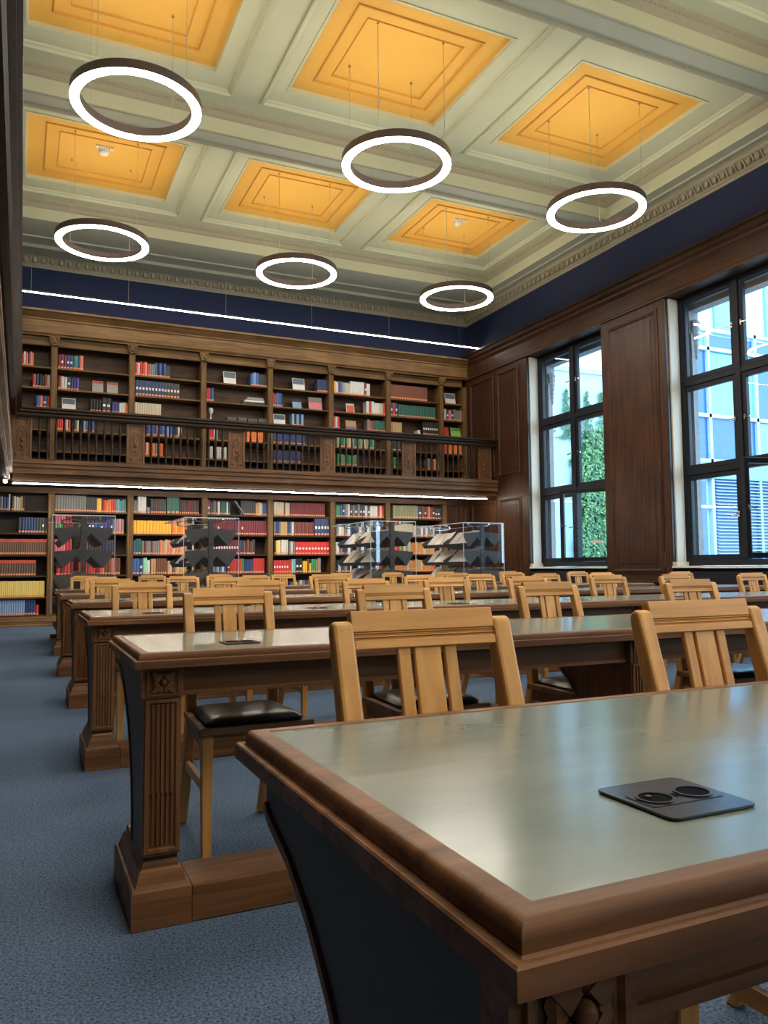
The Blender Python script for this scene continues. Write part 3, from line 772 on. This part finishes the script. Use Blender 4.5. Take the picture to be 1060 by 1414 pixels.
for bk in BOOKS:  # keep books clear of the uprights
    arr = UPX if bk['s'][0] == 'U' else LOX
    l, r = arr[bk['bay']]+.058, arr[bk['bay']+1]-.058
    bk['x0'] = min(max(bk['x0'], l), r-.012); bk['x1'] = max(min(bk['x1'], r), bk['x0']+.011)
BOOKS = [b for i, b in enumerate(BOOKS) if b['x1'] > -1.0]
rows = {}
for b in BOOKS: rows.setdefault((b['s'], b['bay']), []).append(b)
for kx, L in rows.items():
    L.sort(key=lambda b: b['x0']); n = 0; px = -9
    for b in L:
        if b['x0'] < px: b['x0'] = min(px, b['x1']-.006)
        px = b['x1']
        b['vis'] = b['x0'] > -.31
        if b['vis']: n += 1; b['i'] = n
    for b in L: b['n'] = n
def seen(b):
    if not b['vis']: return -1
    a = (b['x1']-b['x0'])*b['h']
    if b['s'] in ('U4', 'U5'): a *= .3
    if b['s'] == 'L4' and b['bay'] in (5, 6): a *= .3
    if b['bay'] in (5, 6) and b['s'] in ('L2', 'L3'): a *= .5
    if b['s'] in ('L5', 'L6') and b['bay'] > 0: a *= .2
    if b['bay'] in (1,) and b['s'] in ('L3', 'L4'): a *= .5
    return a
order = sorted(BOOKS, key=seen, reverse=True); single = set(id(b) for b in order[:285])
BAYN = ['end', 'first full', 'second full', 'third full', 'fourth full', 'fifth full', 'sixth full', 'corner']
stuff = MB(); names = ['cloth_'+v[0].replace(' ', '_') + ('_b' if kx in 'KR' else '') for kx, v in BC.items()] + ['sticker_orange', 'sticker_white', 'band_red']
ci = {kx: i for i, kx in enumerate(BC)}
for b in BOOKS:
    w = b['x1']-b['x0']; g = min(.003, w*.06); cx = (b['x0']+b['x1'])/2; yy = 15.56+(.0 if b['c'] not in 'wcdk' else .012)
    if id(b) in single:
        o = bpy.data.objects.new('book', ume); COL.objects.link(o); o.location = (cx, yy, b['z']); o.scale = (w-g, .2, b['h'])
        sl = o.material_slots[0]; sl.link = 'OBJECT'; sl.material = MATS[names[ci[b['c']]]]
        fl = {'U': 'upper', 'L': 'lower'}[b['s'][0]]; sh = ORD[int(b['s'][1])]
        bayn = 'bay %s from the left' % ORD[b['bay']+1]
        o['label'] = '%s book, %s in its row, %s shelf down, %s %s bay' % (BC[b['c']][0], ordn(b['i']), sh, ORD[b['bay']+1], fl)
        o['category'] = 'book'; o['group'] = 'books on the %s shelf of %s bay %s' % (sh, fl, ORD[b['bay']+1])
        def kid(me, nm):
            c = bpy.data.objects.new(nm, me); COL.objects.link(c); c.parent = o
        kid(stk, 'spine_label')
        if b['c'] == 'K': kid(stb, 'spine_band')
        if b['c'] == 'R': kid(stw, 'spine_patch')
        if b['c'] in 'nkdm' and w > .05: kid(stw, 'spine_patch')
    else:
        stuff.mi = ci[b['c']]; book_geo(stuff, b['x0']+g/2, b['x1']-g/2, yy, yy+.2, b['z'], b['z']+b['h'])
        stuff.mi = len(BC); stuff.box((cx-w*.34, yy-.006, b['z']+b['h']*.04), (cx+w*.34, yy, b['z']+b['h']*.15))
        if b['c'] == 'K': stuff.mi = len(BC)+2; stuff.box((b['x0']+g/2-.0004, yy-.008, b['z']+b['h']*.8), (b['x1']-g/2+.0004, yy+.05, b['z']+b['h']+.001))
        if b['c'] == 'R': stuff.mi = len(BC)+1; stuff.box((cx-w*.3, yy-.006, b['z']+b['h']*.4), (cx+w*.3, yy, b['z']+b['h']*.56))
so = stuff.obj('shelved_book_rows', names); so['kind'] = 'stuff'; tag(so, 'remaining smaller books filling the shelves and showing between the balusters', 'books')
# face-out books and notices leaning on the upper shelves
def faceout(nm, lab, x0, x1, s, h, base, top, tilt=.22, cat='book', band=None):
    z = SHZ[s]; t = thing(nm, lab, cat, ((x0+x1)/2, 15.60, z+.001)); w = (x1-x0)
    b = MB().box((-w/2, 0, 0), (w/2, .022, h)).obj('cover', base, t); b.rotation_euler = (-tilt, 0, 0)
    if top:
        p = MB().box((-w/2+.012, -.0015, h*(.5 if band is None else band[0])), (w/2-.012, 0.001, h*(.94 if band is None else band[1]))).obj('printed_area', top, t); p.rotation_euler = (-tilt, 0, 0)
    MB().prism([(.10, 0), (.13, 0), (.03+h*tilt*.9, h*.8), (.022+h*tilt*.7, h*.75)], 'x', -.02, .02).obj('easel_back', 'black_metal', t)
    return t
plain('cover_slate', (.10, .14, .20), .5); plain('cover_grey', (.33, .31, .29), .5); plain('cover_green', (.30, .62, .14), .5); plain('cover_darkgreen', (.10, .30, .10), .5)
plain('cover_sky', (.20, .36, .55), .5); plain('cover_black', (.03, .03, .035), .5); plain('cover_pink', (.75, .16, .25), .5); plain('cover_red', (.70, .09, .06), .5); plain('cover_violet', (.22, .12, .40), .5)
faceout('shelf_notice', 'white and slate notice card standing on the first upper shelf, fourth bay', 3.645, 3.898, 'U1', .28, 'paper_white', 'cover_slate', cat='sign')
faceout('shelf_notice', 'white and slate notice card standing beside the navy set, fifth bay', 5.11, 5.375, 'U1', .28, 'paper_white', 'cover_slate', cat='sign')
faceout('shelf_notice', 'white and slate notice card at the top of the narrow corner bay', 8.775, 9.043, 'U1', .27, 'paper_white', 'cover_slate', cat='sign')
faceout('shelf_notice', 'white and slate notice card on the third shelf of the second upper bay', .621, .86, 'U3', .24, 'paper_white', 'cover_slate', cat='sign')
faceout('shelf_notice', 'white and slate notice card behind the handrail in the fifth upper bay', 4.694, 4.944, 'U3', .24, 'paper_white', 'cover_slate', cat='sign')
faceout('pamphlet_box', 'grey pamphlet box with red top, beside the shelf of navy books', 1.146, 1.341, 'U2', .24, 'cover_grey', 'cover_red', cat='box', band=(.78, .95))
faceout('pamphlet_box', 'grey pamphlet box with red top, beside the second pilaster', 1.411, 1.609, 'U2', .24, 'cover_grey', 'cover_red', cat='box', band=(.78, .95))
faceout('display_book', 'face-out book with black top and sky picture, fifth bay', 5.094, 5.31, 'U2', .23, 'cover_black', 'cover_sky', band=(.05, .65))
faceout('display_book', 'large face-out book with pink picture, fifth bay', 5.465, 5.765, 'U2', .29, 'cover_grey', 'cover_pink', band=(.15, .6))
faceout('display_book', 'red face-out booklet in the sixth bay', 6.325, 6.511, 'U2', .22, 'paper_white', 'cover_red', band=(.02, .78))
faceout('display_book', 'face-out book with violet and brown cover, sixth bay', 6.313, 6.551, 'U3', .22, 'cloth_tan', 'cover_violet', band=(.05, .4))
faceout('display_book', 'red face-out book with rounded cover in the corner bay', 8.725, 8.858, 'U3', .24, 'cover_red', None)
faceout('display_book', 'bright green face-out book in the corner bay', 8.916, 9.17, 'U3', .23, 'cover_green', 'cover_darkgreen', band=(.7, .93))
for q in range(3):
    o = MB().box((4.02+q*.05, 15.56, 4.351+q*.052), (4.50-q*.02, 15.78, 4.351+q*.052+.045)).obj('flat_book', ['cover_black', 'paper_white', 'cover_grey'][q])
    tag(o, ['black volume lying flat at the bottom of the small pile', 'white volume lying flat in the middle of the small pile', 'grey volume lying flat on top of the small pile'][q], 'book', 'books lying flat in the fourth upper bay')
for q in range(4):
    x = 3.71+q*.215
    o = MB().box((x, 15.56, 3.976), (x+.19, 15.78, 4.06+(q % 2)*.012)).box((x+.03, 15.555, 3.995), (x+.16, 15.56, 4.03)).obj('archive_box', 'rack_grey', bevel=.008)
    tag(o, 'low dark grey box behind the handrail, %s of four in the fourth bay' % ORD[q+1], 'box', 'low grey boxes behind the handrail')
o = MB().lathe([(.03, 0), (.035, .02), (.012, .05), (.012, .12), (.04, .16), (.05, .22), (.03, .25)], (3.39, 15.62, 3.976), 10).obj('trophy_figure', 'paper_white', smooth=True)
tag(o, 'small white figure standing on the third shelf of the fourth upper bay', 'figurine')
o = MB().bar((4.06, 15.60, 2.08), (3.86, 15.60, 2.36), .022, .2, (0, 1, 0)).obj('leaning_book', 'cloth_grey')
tag(o, 'thin grey book leaning aslant on the top lower shelf', 'book')
# ------------------------------------------------------------------ journal racks
plain('journal_a', (.62, .60, .55), .5, noise=.5, scale=30); plain('journal_b', (.42, .40, .38), .5, noise=.6, scale=40); plain('journal_c', (.60, .46, .36), .5, noise=.5, scale=30); plain('journal_d', (.20, .26, .36), .4, noise=.5, scale=30)
WING = [(0, 0), (.33, -.025), (.32, -.085), (.215, -.25), (.055, -.09), (0, -.15)]
TZ = [1.575, 1.27, .96, .65, .36]
RLEN = 1.55
WIN2 = [(0, -.03), (.17, -.10), (.275, -.165), (.215, -.25), (.055, -.09), (0, -.15)]
def make_rack(loc, lab):
    t = thing('journal_rack', lab, 'rack', loc, 0, 'grey journal racks between the tables and the shelves')
    for y in (0, RLEN):
        MB().box((-.035, y-.03, 0), (.035, y+.03, 1.70)).obj('post', 'rack_grey', t)
        h = MB()
        for k in range(9): h.box((-.018, y-.033, .2+k*.16), (-.008, y-.029, .23+k*.16)); h.box((.008, y-.033, .2+k*.16), (.018, y-.029, .23+k*.16))
        h.obj('slot_holes', 'black_metal', t)
    MB().box((-.34, -.05, 0), (.34, .05, .06)).box((-.34, RLEN-.05, 0), (.34, RLEN+.05, .06)).box((-.04, 0, .02), (.04, RLEN, .06)).obj('foot_frame', 'rack_grey', t)
    for z in TZ:
        for s in (-1, 1):
            for y in (-.012, RLEN/2, RLEN+.012):
                MB().prism([(s*(.036+p[0]), z+p[1]) for p in (WING if y < 0 else WIN2)], 'y', y-.003, y+.003).obj('bracket_plate', 'rack_grey', t)
            mb = MB()
            a, b, c = (s*(.036+.06), z-.075), (s*(.036+.215), z-.24), (s*(.036+.26), z-.185)
            mb.prism([a, b, c, (c[0]-s*.004, c[1]), (b[0], b[1]+.008), (a[0], a[1]+.006)], 'y', 0, RLEN)
            mb.obj('tray', 'rack_grey', t)
    MB().box((-.385, -.06, 1.715), (.385, RLEN+.05, 1.723)).obj('top_pane', 'acrylic', t)
    MB().box((-.385, -.068, .45), (.385, -.062, 1.712)).obj('end_pane', 'acrylic', t)
    MB().box((-.392, -.06, 1.712), (-.386, RLEN+.05, 1.726)).box((.386, -.06, 1.712), (.392, RLEN+.05, 1.726)).box((-.39, -.07, 1.712), (.39, -.061, 1.726)).box((-.39, RLEN+.05, 1.712), (.39, RLEN+.056, 1.726)).box((-.392, -.07, .45), (-.386, -.062, 1.712)).box((.386, -.07, .45), (.392, -.062, 1.712)).obj('pane_edge', 'acrylic_edge', t)
    for y in (.1, RLEN-.1):
        for x in (-.2, .2): MB().lathe([(.02, 0), (.022, .02), (.012, .04)], (x, y, 1.68), 8).bar((x, y, 1.685), (0, y, 1.66), .012).obj('pane_clip', 'chrome', t)
    return t
RK = [(.745, 'journal rack nearest the side wall'), (2.43, 'journal rack second from the side wall'), (5.27, 'journal rack third from the side wall'), (6.92, 'journal rack nearest the windows')]
rk0 = None
for x, lab in RK:
    lab2 = 'charcoal metal '+lab+' with sloping trays'
    if rk0 is None: rk0 = make_rack((x, 11.15, 0), lab2)
    else: dup(rk0, (x, 11.15, 0), 0, lab2)
jm = {}
for k in 'abcd':
    jm[k] = MB().box((-.115, -.004, 0), (.115, .004, .33)).mesh('journal', 'journal_'+k)
rj = random.Random(5)
TN = ['top', 'second', 'third', 'fourth']
RN = ['first', 'second', 'third', 'last']
for ri, (x, lab) in enumerate(RK):
    for ti, z in enumerate(TZ[:3]):
        for k in range(6):
            yy = 11.15+.13+k*.245+(.05 if k > 2 else 0)
            o = bpy.data.objects.new('journal', jm[rj.choice('aabbc' if ri != 2 else 'abccd')]); COL.objects.link(o)
            cx = x-.036-.215; sx = x-.036-.06
            lean = math.atan2(.155, .165)+rj.uniform(-.05, .05)
            # leans against the inner slope of the trough, face towards the side wall
            o.location = (cx+.004, yy, z-.215)
            o.rotation_euler = (lean*-1, rj.uniform(-.10, .10), -PI/2)
            tag(o, 'journal in the %s tray of the %s rack, %s from the near end' % (TN[ti], RN[ri], ORD[k+1]), 'journal', 'journals in the trays of the racks')
# ------------------------------------------------------------------ tables
ZT = .7644
TL = 7.31; TD = .727
TOPP = [(.012, .720), (0, .7225), (0, .7425), (.002, .7445), (.007, .7445), (.010, .7425), (.0125, .7445), (.012, .752), (.0135, .759), (.018, .7635), (.024, ZT), (.040, ZT), (.0405, ZT-.0012)]
def make_table(loc, lab, L=TL):
    t = thing('reading_table', lab, 'table', loc, 0, 'long reading tables')
    mb = MB()
    P = lambda u, v, n: (u, v, n)
    mb.loops(P, (0, 0, L, TD), TOPP, cap=False)
    mb.add([(.012, .012, .720), (L-.012, .012, .720), (L-.012, TD-.012, .720), (.012, TD-.012, .720)], [(0, 1, 2, 3)])
    mb.obj('table_top', 'table_x', t, smooth=True)
    MB().box((.0405, .0405, ZT-.012), (L-.0405, TD-.0405, ZT-.0012)).obj('leather_inlay', 'leather_green', t)
    MB().box((.045, .085, .635), (L-.045, .105, .72)).box((.045, .62, .66), (L-.045, .64, .72)).prism([(.075, .708), (.085, .708), (.085, .7195), (.06, .7195)], 'x', .045, L-.045).prism([(.078, .632), (.105, .632), (.105, .645), (.078, .645)], 'x', .045, L-.045).obj('apron', 'table_x', t)
    px = [.033 + k*(L-.066-.105)/4 for k in range(5)]
    for k, x in enumerate(px):
        xa, xb = x, x+.105
        sh = [(.075, .7195), (.075, .17), (.30, .17), (.30, .25), (.325, .34), (.37, .44), (.43, .51), (.50, .57), (.58, .615), (.67, .645), (.69, .66), (.69, .7195)]
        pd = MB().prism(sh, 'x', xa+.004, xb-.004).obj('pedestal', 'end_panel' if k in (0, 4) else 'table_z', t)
        # lip that edges the curve
        cv = [(.30, .17), (.30, .25), (.325, .34), (.37, .44), (.43, .51), (.50, .57), (.58, .615), (.67, .645), (.69, .66)]
        e = MB()
        for a, b in zip(cv[:-1], cv[1:]): e.bar((xa+.052, a[0], a[1]), (xa+.052, b[0], b[1]), .105, .014, (0, 1, 0))
        e.obj('curved_edge', 'table_z', t)
        # fluted front pilaster
        f = MB().box((xa, .06, .19), (xb, .085, .636))
        f.loops(lambda u, v, n: (u, .06-n, v), (xa+.004, .20, xb-.004, .628), [(0, 0), (0, .008), (.010, .008), (.014, .001), (.016, .001)])
        for q in range(5):
            xx = xa+.026+q*.0133
            f.prism([(xx-.005, .06), (xx-.0035, .053), (xx+.0035, .053), (xx+.005, .06)], 'z', .365, .614)
            f.prism([(xx-.0035, .06), (xx-.002, .051), (xx+.002, .051), (xx+.0035, .06)], 'z', .222, .355)
            f.prism([(xx-.0055, .06), (xx, .049), (xx+.0055, .06)], 'z', .355, .363)
        f.obj('fluted_pilaster', 'table_z', t)
        c = MB().box((xa-.006, .052, .632), (xb+.006, .09, .7195)).loops(lambda u, v, n: (u, .052-n, v), (xa+.006, .638, xb-.006, .716), [(0, 0), (0, .006), (.005, .006), (.009, .001), (.012, .001)], capmat=1)
        cxm = (xa+xb)/2
        for q in range(8):
            a = 2*PI*q/8+.39; c.ellip((cxm+.021*math.cos(a), .048, .677+.021*math.sin(a)), (.012, .008, .012), 6, 4)
        for q in range(4):
            a = PI/4+q*PI/2; c.bar((cxm+.012*math.cos(a), .045, .677+.012*math.sin(a)), (cxm+.043*math.cos(a), .046, .677+.040*math.sin(a)), .018, .012, (0, 1, 0), .010, .008)
        c.ellip((cxm, .042, .677), (.010, .010, .010), 8, 5)
        c.obj('carved_rosette', ['table_x', 'shadow_board'], t, smooth=True)  # dark ground paints shade into the rosette's recess
        # moulded plinth
        p = MB(); p0, p1 = x-.030, x+.135
        p.loops(P, (p0, .033, p1, .47), [(.001, 0), (0, .002), (0, .103), (.004, .110), (.010, .110), (.014, .118), (.024, .150), (.032, .156), (.032, .166), (.036, .175)])
        p.obj('plinth', 'table_x', t)
    for a, b in zip(px[:-1], px[1:]):
        MB().box((a+.136, .035, .001), (b-.031, .235, .102)).obj('foot_rail', 'table_x', t, bevel=.004, seg=2)
    return t
TF = [(.292, .437), (.292, 2.29), (.305, 4.20), (.330, 6.13), (.335, 8.0), (.362, 9.97)]
tl = ['long green-topped oak reading table nearest the camera', 'long oak reading table, second row from the camera', 'long oak reading table, third row from the camera', 'long oak reading table, fourth row from the camera', 'long oak reading table, fifth row from the camera', 'long oak reading table, farthest row before the journal racks']
t0 = None
for (x, y), l in zip(TF, tl):
    if t0 is None: t0 = make_table((x, y, 0), l)
    else: dup(t0, (x, y, 0), 0, l)
# socket plates let into the tops
def make_socket(loc, lab):
    t = thing('socket_plate', lab, 'socket', loc, 0, 'black socket plates on the table tops')
    def rr(w, h, r, n=5):
        pts = []
        for cx, cy, a0 in ((w-r, h-r, 0), (-w+r, h-r, 90), (-w+r, -h+r, 180), (w-r, -h+r, 270)):
            for k in range(n+1):
                a = math.radians(a0+90*k/n); pts.append((cx+r*math.cos(a), cy+r*math.sin(a)))
        return pts
    b = MB(); b.prism(rr(.0555, .0555, .010), 'z', .0008, .0035); b.obj('plate', 'socket_black', t, bevel=.0006, seg=1)
    c = MB(); c.prism(rr(.047, .022, .006), 'z', .0035, .0042); c.obj('socket_strip', 'socket_black', t)
    for cx in (-.025, .025):
        ring = ring_pts(.0165, .0195, .0042, .0056, 28); ring.v = [(v[0]+cx, v[1], v[2]) for v in ring.v]; ring.obj('socket_ring', 'socket_black', t, smooth=True)
        MB().lathe([(.0165, 0), (.0165, .0002)], (cx, 0, .0043), 28).obj('socket_well', 'socket_hole', t)
    MB().lathe([(.005, 0), (.005, .0005)], (0, 0, .0043), 16).obj('socket_button', 'socket_hole', t)
    MB().lathe([(.003, 0), (.003, .002)], (-.030, .004, .0045), 10).obj('contact_pin', 'chrome', t, smooth=True)
    return t
sk0 = None
for r, (x, y) in enumerate(TF):
    for k in range(5 if r < 4 else 0):
        if r == 0 and k > 0: continue
        xx = x + (.313 if r == 0 else .35) + k*.95; yy = y + (.18 if r == 0 else .22)
        lab = 'black power socket plate set in the %s, %s from the aisle end' % (['nearest table', 'second-row table', 'third-row table', 'fourth-row table'][r], ORD[k+1])
        if sk0 is None: sk0 = make_socket((xx, yy, ZT-.001), lab)
        else: dup(sk0, (xx, yy, ZT-.001), 0, lab)
# ------------------------------------------------------------------ chairs
def make_chair(lab):
    t = thing('reading_chair', lab, 'chair', (0, 0, 0), 0, 'oak chairs tucked under the reading tables')
    # local: faces -y, back posts at y=0 at seat level
    HW_ = .18
    def post(s):
        mb = MB(); w = .038
        yz = [(.17, 0), (.10, .16), (.03, .36), (0, .46), (.012, .56), (.045, .74), (.085, .885)]
        d = [.030, .036, .044, .048, .046, .042, .034]
        x0, x1 = (-HW_, -HW_+w) if s < 0 else (HW_-w, HW_)
        F = [(y-dd/2, z) for (y, z), dd in zip(yz, d)]; B = [(y+dd/2, z) for (y, z), dd in zip(yz, d)]
        top = [(.073, .902), (.085, .908), (.098, .900)]
        mb.prism(F+top+B[::-1], 'x', x0, x1); return mb
    for s in (-1, 1): post(s).obj('rear_leg', 'chair_z', t, bevel=.006, seg=2)
    # top rail, slightly raised above the posts, with three reeds
    xr = HW_-.038
    A, B_ = Vector((0, .078, .855)), Vector((0, .098, .921))
    d = (B_-A).normalized(); n = Vector((0, -d.z, d.y))
    r = MB()
    def bl(a0, a1, th0, th1, ext=0): # slab along rail from fraction a0..a1
        p = A + d*(a0); q = A + d*(a1)
        r.add([(-xr-ext, *(p+n*th0).yz), (xr+ext, *(p+n*th0).yz), (xr+ext, *(p-n*th1).yz), (-xr-ext, *(p-n*th1).yz), (-xr-ext, *(q+n*th0).yz), (xr+ext, *(q+n*th0).yz), (xr+ext, *(q-n*th1).yz), (-xr-ext, *(q-n*th1).yz)],
              [(3, 2, 1, 0), (4, 5, 6, 7), (0, 1, 5, 4), (1, 2, 6, 5), (2, 3, 7, 6), (3, 0, 4, 7)])
    bl(0, .016, .014, .008); bl(.0165, .0195, .0105, .008); bl(.020, .023, .0125, .008); bl(.0235, .0265, .0105, .008); bl(.027, .030, .0125, .008); bl(.0305, .068, .014, .008, .002)
    r.obj('top_rail', 'chair_x', t, bevel=.0035, seg=2)
    MB().bar((-xr, .012, .555), (xr, .012, .555), .018, .036).obj('lower_back_rail', 'chair_x', t)
    for nm, xc, w in (('slat', -.047, .025), ('slat', 0, .054), ('slat', .047, .025)):
        MB().bar((xc, .013, .57), (xc, .076, .858), w, .011, (0, 1, 0)).obj(nm, 'chair_z', t, bevel=.002, seg=1)
    sf = MB().prism([(-.205, -.375), (.205, -.375), (.185, .02), (-.185, .02)], 'z', .435, .462).obj('seat_frame', 'seat_wood_x', t, bevel=.006)
    MB().prism([(-.185, -.35), (.185, -.35), (.168, .0), (-.168, .0)], 'z', .385, .435).obj('seat_rail', 'seat_wood_x', t)
    cu = MB()
    lv = [(.0, .462), (-.004, .472), (.012, .484), (.04, .491), (.09, .495)]
    vs = []
    for ins, z in lv:
        a = .172-ins; b = .158-ins; y0, y1 = -.345+ins, -.012-ins; rr_ = .02
        ring = [(-a+rr_, y0), (a-rr_, y0), (a, y0+rr_), (b, y1-rr_), (b-rr_, y1), (-b+rr_, y1), (-b, y1-rr_), (-a, y0+rr_)]
        vs += [(p[0], p[1], z) for p in ring]
    fs = [(i*8+k, i*8+(k+1) % 8, (i+1)*8+(k+1) % 8, (i+1)*8+k) for i in range(4) for k in range(8)] + [tuple(range(32, 40))]
    cu.add(vs, fs); cu.obj('seat_cushion', 'leather_black', t, smooth=True)
    for s in (-1, 1):
        MB().bar((s*.172, -.335, .0), (s*.172, -.335, .435), .030, .030, (0, 1, 0), .040, .040).obj('front_leg', 'chair_z', t, bevel=.003, seg=1)
        MB().bar((s*.170, -.32, .25), (s*.163, .06, .25), .016, .034).obj('side_stretcher', 'chair_y', t)
    return t
ROWS = {0: [0.677, 1.352], 1: [0.769, 1.505, 2.334, 3.26], 2: [0.694, 1.428, 2.206, 2.831, 3.552, 4.347, 5.089, 5.994], 3: [0.707, 1.707, 2.684, 3.615, 4.325, 5.152, 5.915, 7.091], 4: [0.802, 1.641, 2.451, 3.29, 5.144, 5.997, 7.074], 5: [0.76, 1.599, 2.498, 3.41, 4.292, 5.136, 6.078, 7.224]}
RNM = ['nearest table', 'second-row table', 'third-row table', 'fourth-row table', 'fifth-row table', 'farthest table']
c0 = None
rc = random.Random(11)
for r, xs in ROWS.items():
    for k, x in enumerate(xs):
        lab = 'light oak slatted chair tucked behind the %s, %s from the aisle' % (RNM[r], ORD[k+1])
        y = TF[r][1]+TD+.035+(rc.uniform(.008, .035) if r > 1 else .012); rz = rc.uniform(-.04, .04) if r > 0 else 0
        if r == 0: y = TF[0][1]+TD+.030
        loc = (x-.01, y, 0)
        if c0 is None: c0 = make_chair(lab); c0.location = loc; c0.rotation_euler = (0, 0, rz)
        else: dup(c0, loc, rz, lab)
# ------------------------------------------------------------------ courtyard outside the windows
struct(MB().box((XO, -12, -.4), (40, 32, -.3)).obj('trim_3', 'court_ground'), 'paved courtyard ground outside')
# stone jambs and lintels round the outside of the openings
for i, c in enumerate(WIN):
    mb = MB(); x0, x1 = 9.781, 9.88
    mb.box((x0, c+HW-.09, .6), (x1, c+HW+.3, 4.75)).box((x0, c+HW-.05, 4.75), (x1+.1, c+HW+.3, 5.2)).box((x0, c-HW-.3, .6), (x1, c-HW+.05, 5.2)).box((x0, c-HW-.3, 5.12), (x1+.1, c+HW+.3, 5.6)).box((x0, c-HW-.3, .55), (x1+.2, c+HW+.3, .85))
    for q in range(7):
        mb.ellip((x1+.0, c+HW-.08, 4.72-.09*q+.2), (.10-.011*q, .07-.006*q, .07), 7, 4)
    o = mb.obj('stone_window_surround', 'stone'); tag(o, 'carved stone surround outside the %s window' % ['farthest', 'nearer visible', 'third', 'fourth', 'fifth', 'sixth'][i], 'surround')
# ivy covered white wall
iw = thing('ivy_wall', 'white courtyard wall overgrown with green ivy beyond the farther window', 'wall', (0, 0, 0))
MB().box((12.5, 20.0, -.3), (18.9, 20.3, 7.2)).box((12.5, 19.95, 7.2), (18.9, 20.3, 7.35)).obj('wall_face', 'wall_white', iw)
iv = MB(); rv = random.Random(9)
def leafq(mb, c, s):
    a = rv.uniform(0, 2*PI); t1 = Vector((math.cos(a), rv.uniform(-.35, .35), math.sin(a))).normalized(); t2 = t1.cross(Vector((rv.uniform(-.4, .4), -1, rv.uniform(.0, .9)))).normalized()
    c = Vector(c); mb.add([c-t1*s, c+t2*s*.6-t1*.1*s, c+t1*s, c-t2*s*.6-t1*.1*s], [(0, 1, 2, 3)])
for q in range(15000):
    x = 15.75+rv.gauss(.9, .85); z = rv.uniform(-.2, 5.4)
    top = 5.0+.5*math.sin(x*2.3)+.25*math.sin(x*7)
    lft = 15.9+.15*math.sin(z*3)-.25*(z > 4.2)
    if x < lft-.0 or x > 18.6: continue
    if z > top and rv.random() > .12: continue
    if z < 1.8 and x > 17.3-(.6*(1.8-z)) and rv.random() > .2: continue
    iv.mi = 1 if rv.random() < .4 else 0
    leafq(iv, (x, 20-rv.uniform(.03, .28), z), rv.uniform(.045, .09))
for q in range(900):
    x = rv.choice((15.6, 15.9, 16.4, 17.0, 17.6)); z = rv.uniform(5.0, 6.6); iv.mi = 0
    leafq(iv, (x+rv.gauss(0, .12)*(6.8-z), 19.93, z), .055)
ivo = iv.obj('ivy_leaves', ['leaf', 'leaf_light'], iw); ivo['kind'] = 'stuff'
# glazed office building
ob = thing('office_building', 'pale glazed office building across the courtyard with a louvred lower wall', 'building', (0, 0, 0))
by = 20.0
MB().box((19.0, by+.12, -.3), (33, by+4, 9.2)).obj('building_core', 'facade_white', ob)
xs = [19.2, 20.4, 21.85, 24.2, 26.6, 29.0, 31.4, 33]
zs = [4.65, 6.2, 8.6, 9.15]
for i in range(len(xs)-1):
    for j in range(len(zs)-1):
        MB().box((xs[i]+.07, by+.06, zs[j]+.07), (xs[i+1]-.07, by+.11, zs[j+1]-.07 if j < 2 else zs[j+1])).obj('pane', 'facade_glass' if (i+j) % 3 else 'facade_pale', ob)
    MB().box((xs[i]-.06, by-.05, -.3), (xs[i]+.06, by+.12, 9.4)).obj('mullion', 'facade_white', ob)
for z in (4.62, 6.22, 8.62, 9.3): MB().box((19.0, by-.05, z-.06), (33, by+.118, z+.07)).obj('transom', 'facade_white', ob)
MB().box((19.0, by-.1, 4.0), (33, by+.1, 4.55)).obj('parapet_band', 'facade_pale', ob)
MB().box((19.2, by+.04, 1.2), (21.6, by+.11, 3.9)).obj('pane', 'facade_glass', ob)
MB().box((20.3, by, 1.2), (20.42, by+.12, 4.0)).box((19.0, by, 2.95), (21.8, by+.12, 3.07)).obj('lower_frame', 'facade_white', ob)
z = 1.15
lme = MB().prism([(by-.10, 0), (by-.09, -.015), (by+.06, .045), (by+.06, .06)], 'x', 21.98, 32.9).mesh('louvre_slat', 'louvre')
while z < 4.0:
    o = bpy.data.objects.new('louvre_slat', lme); COL.objects.link(o); o.parent = ob; o.location = (0, 0, z); z += .115
MB().box((21.98, by+.07, 1.1), (33, by+.115, 4.0)).obj('louvre_back', 'facade_glass', ob)
MB().box((18.6, by+3.0, 9.2), (33, by+4, 14.0)).obj('upper_storey', 'facade_white', ob)
for x in (22.5, 25.5, 28.5): MB().box((x, by+2.9, 10.4), (x+1.6, by+2.99, 12.8)).obj('window', 'facade_pale', ob)
# ------------------------------------------------------------------ tidy
for o in list(bpy.data.objects):
    if o.type == 'MESH' and o.parent is None and 'label' not in o and 'kind' not in o: o['label'] = o.name.replace('_', ' ')+' in the reading room'
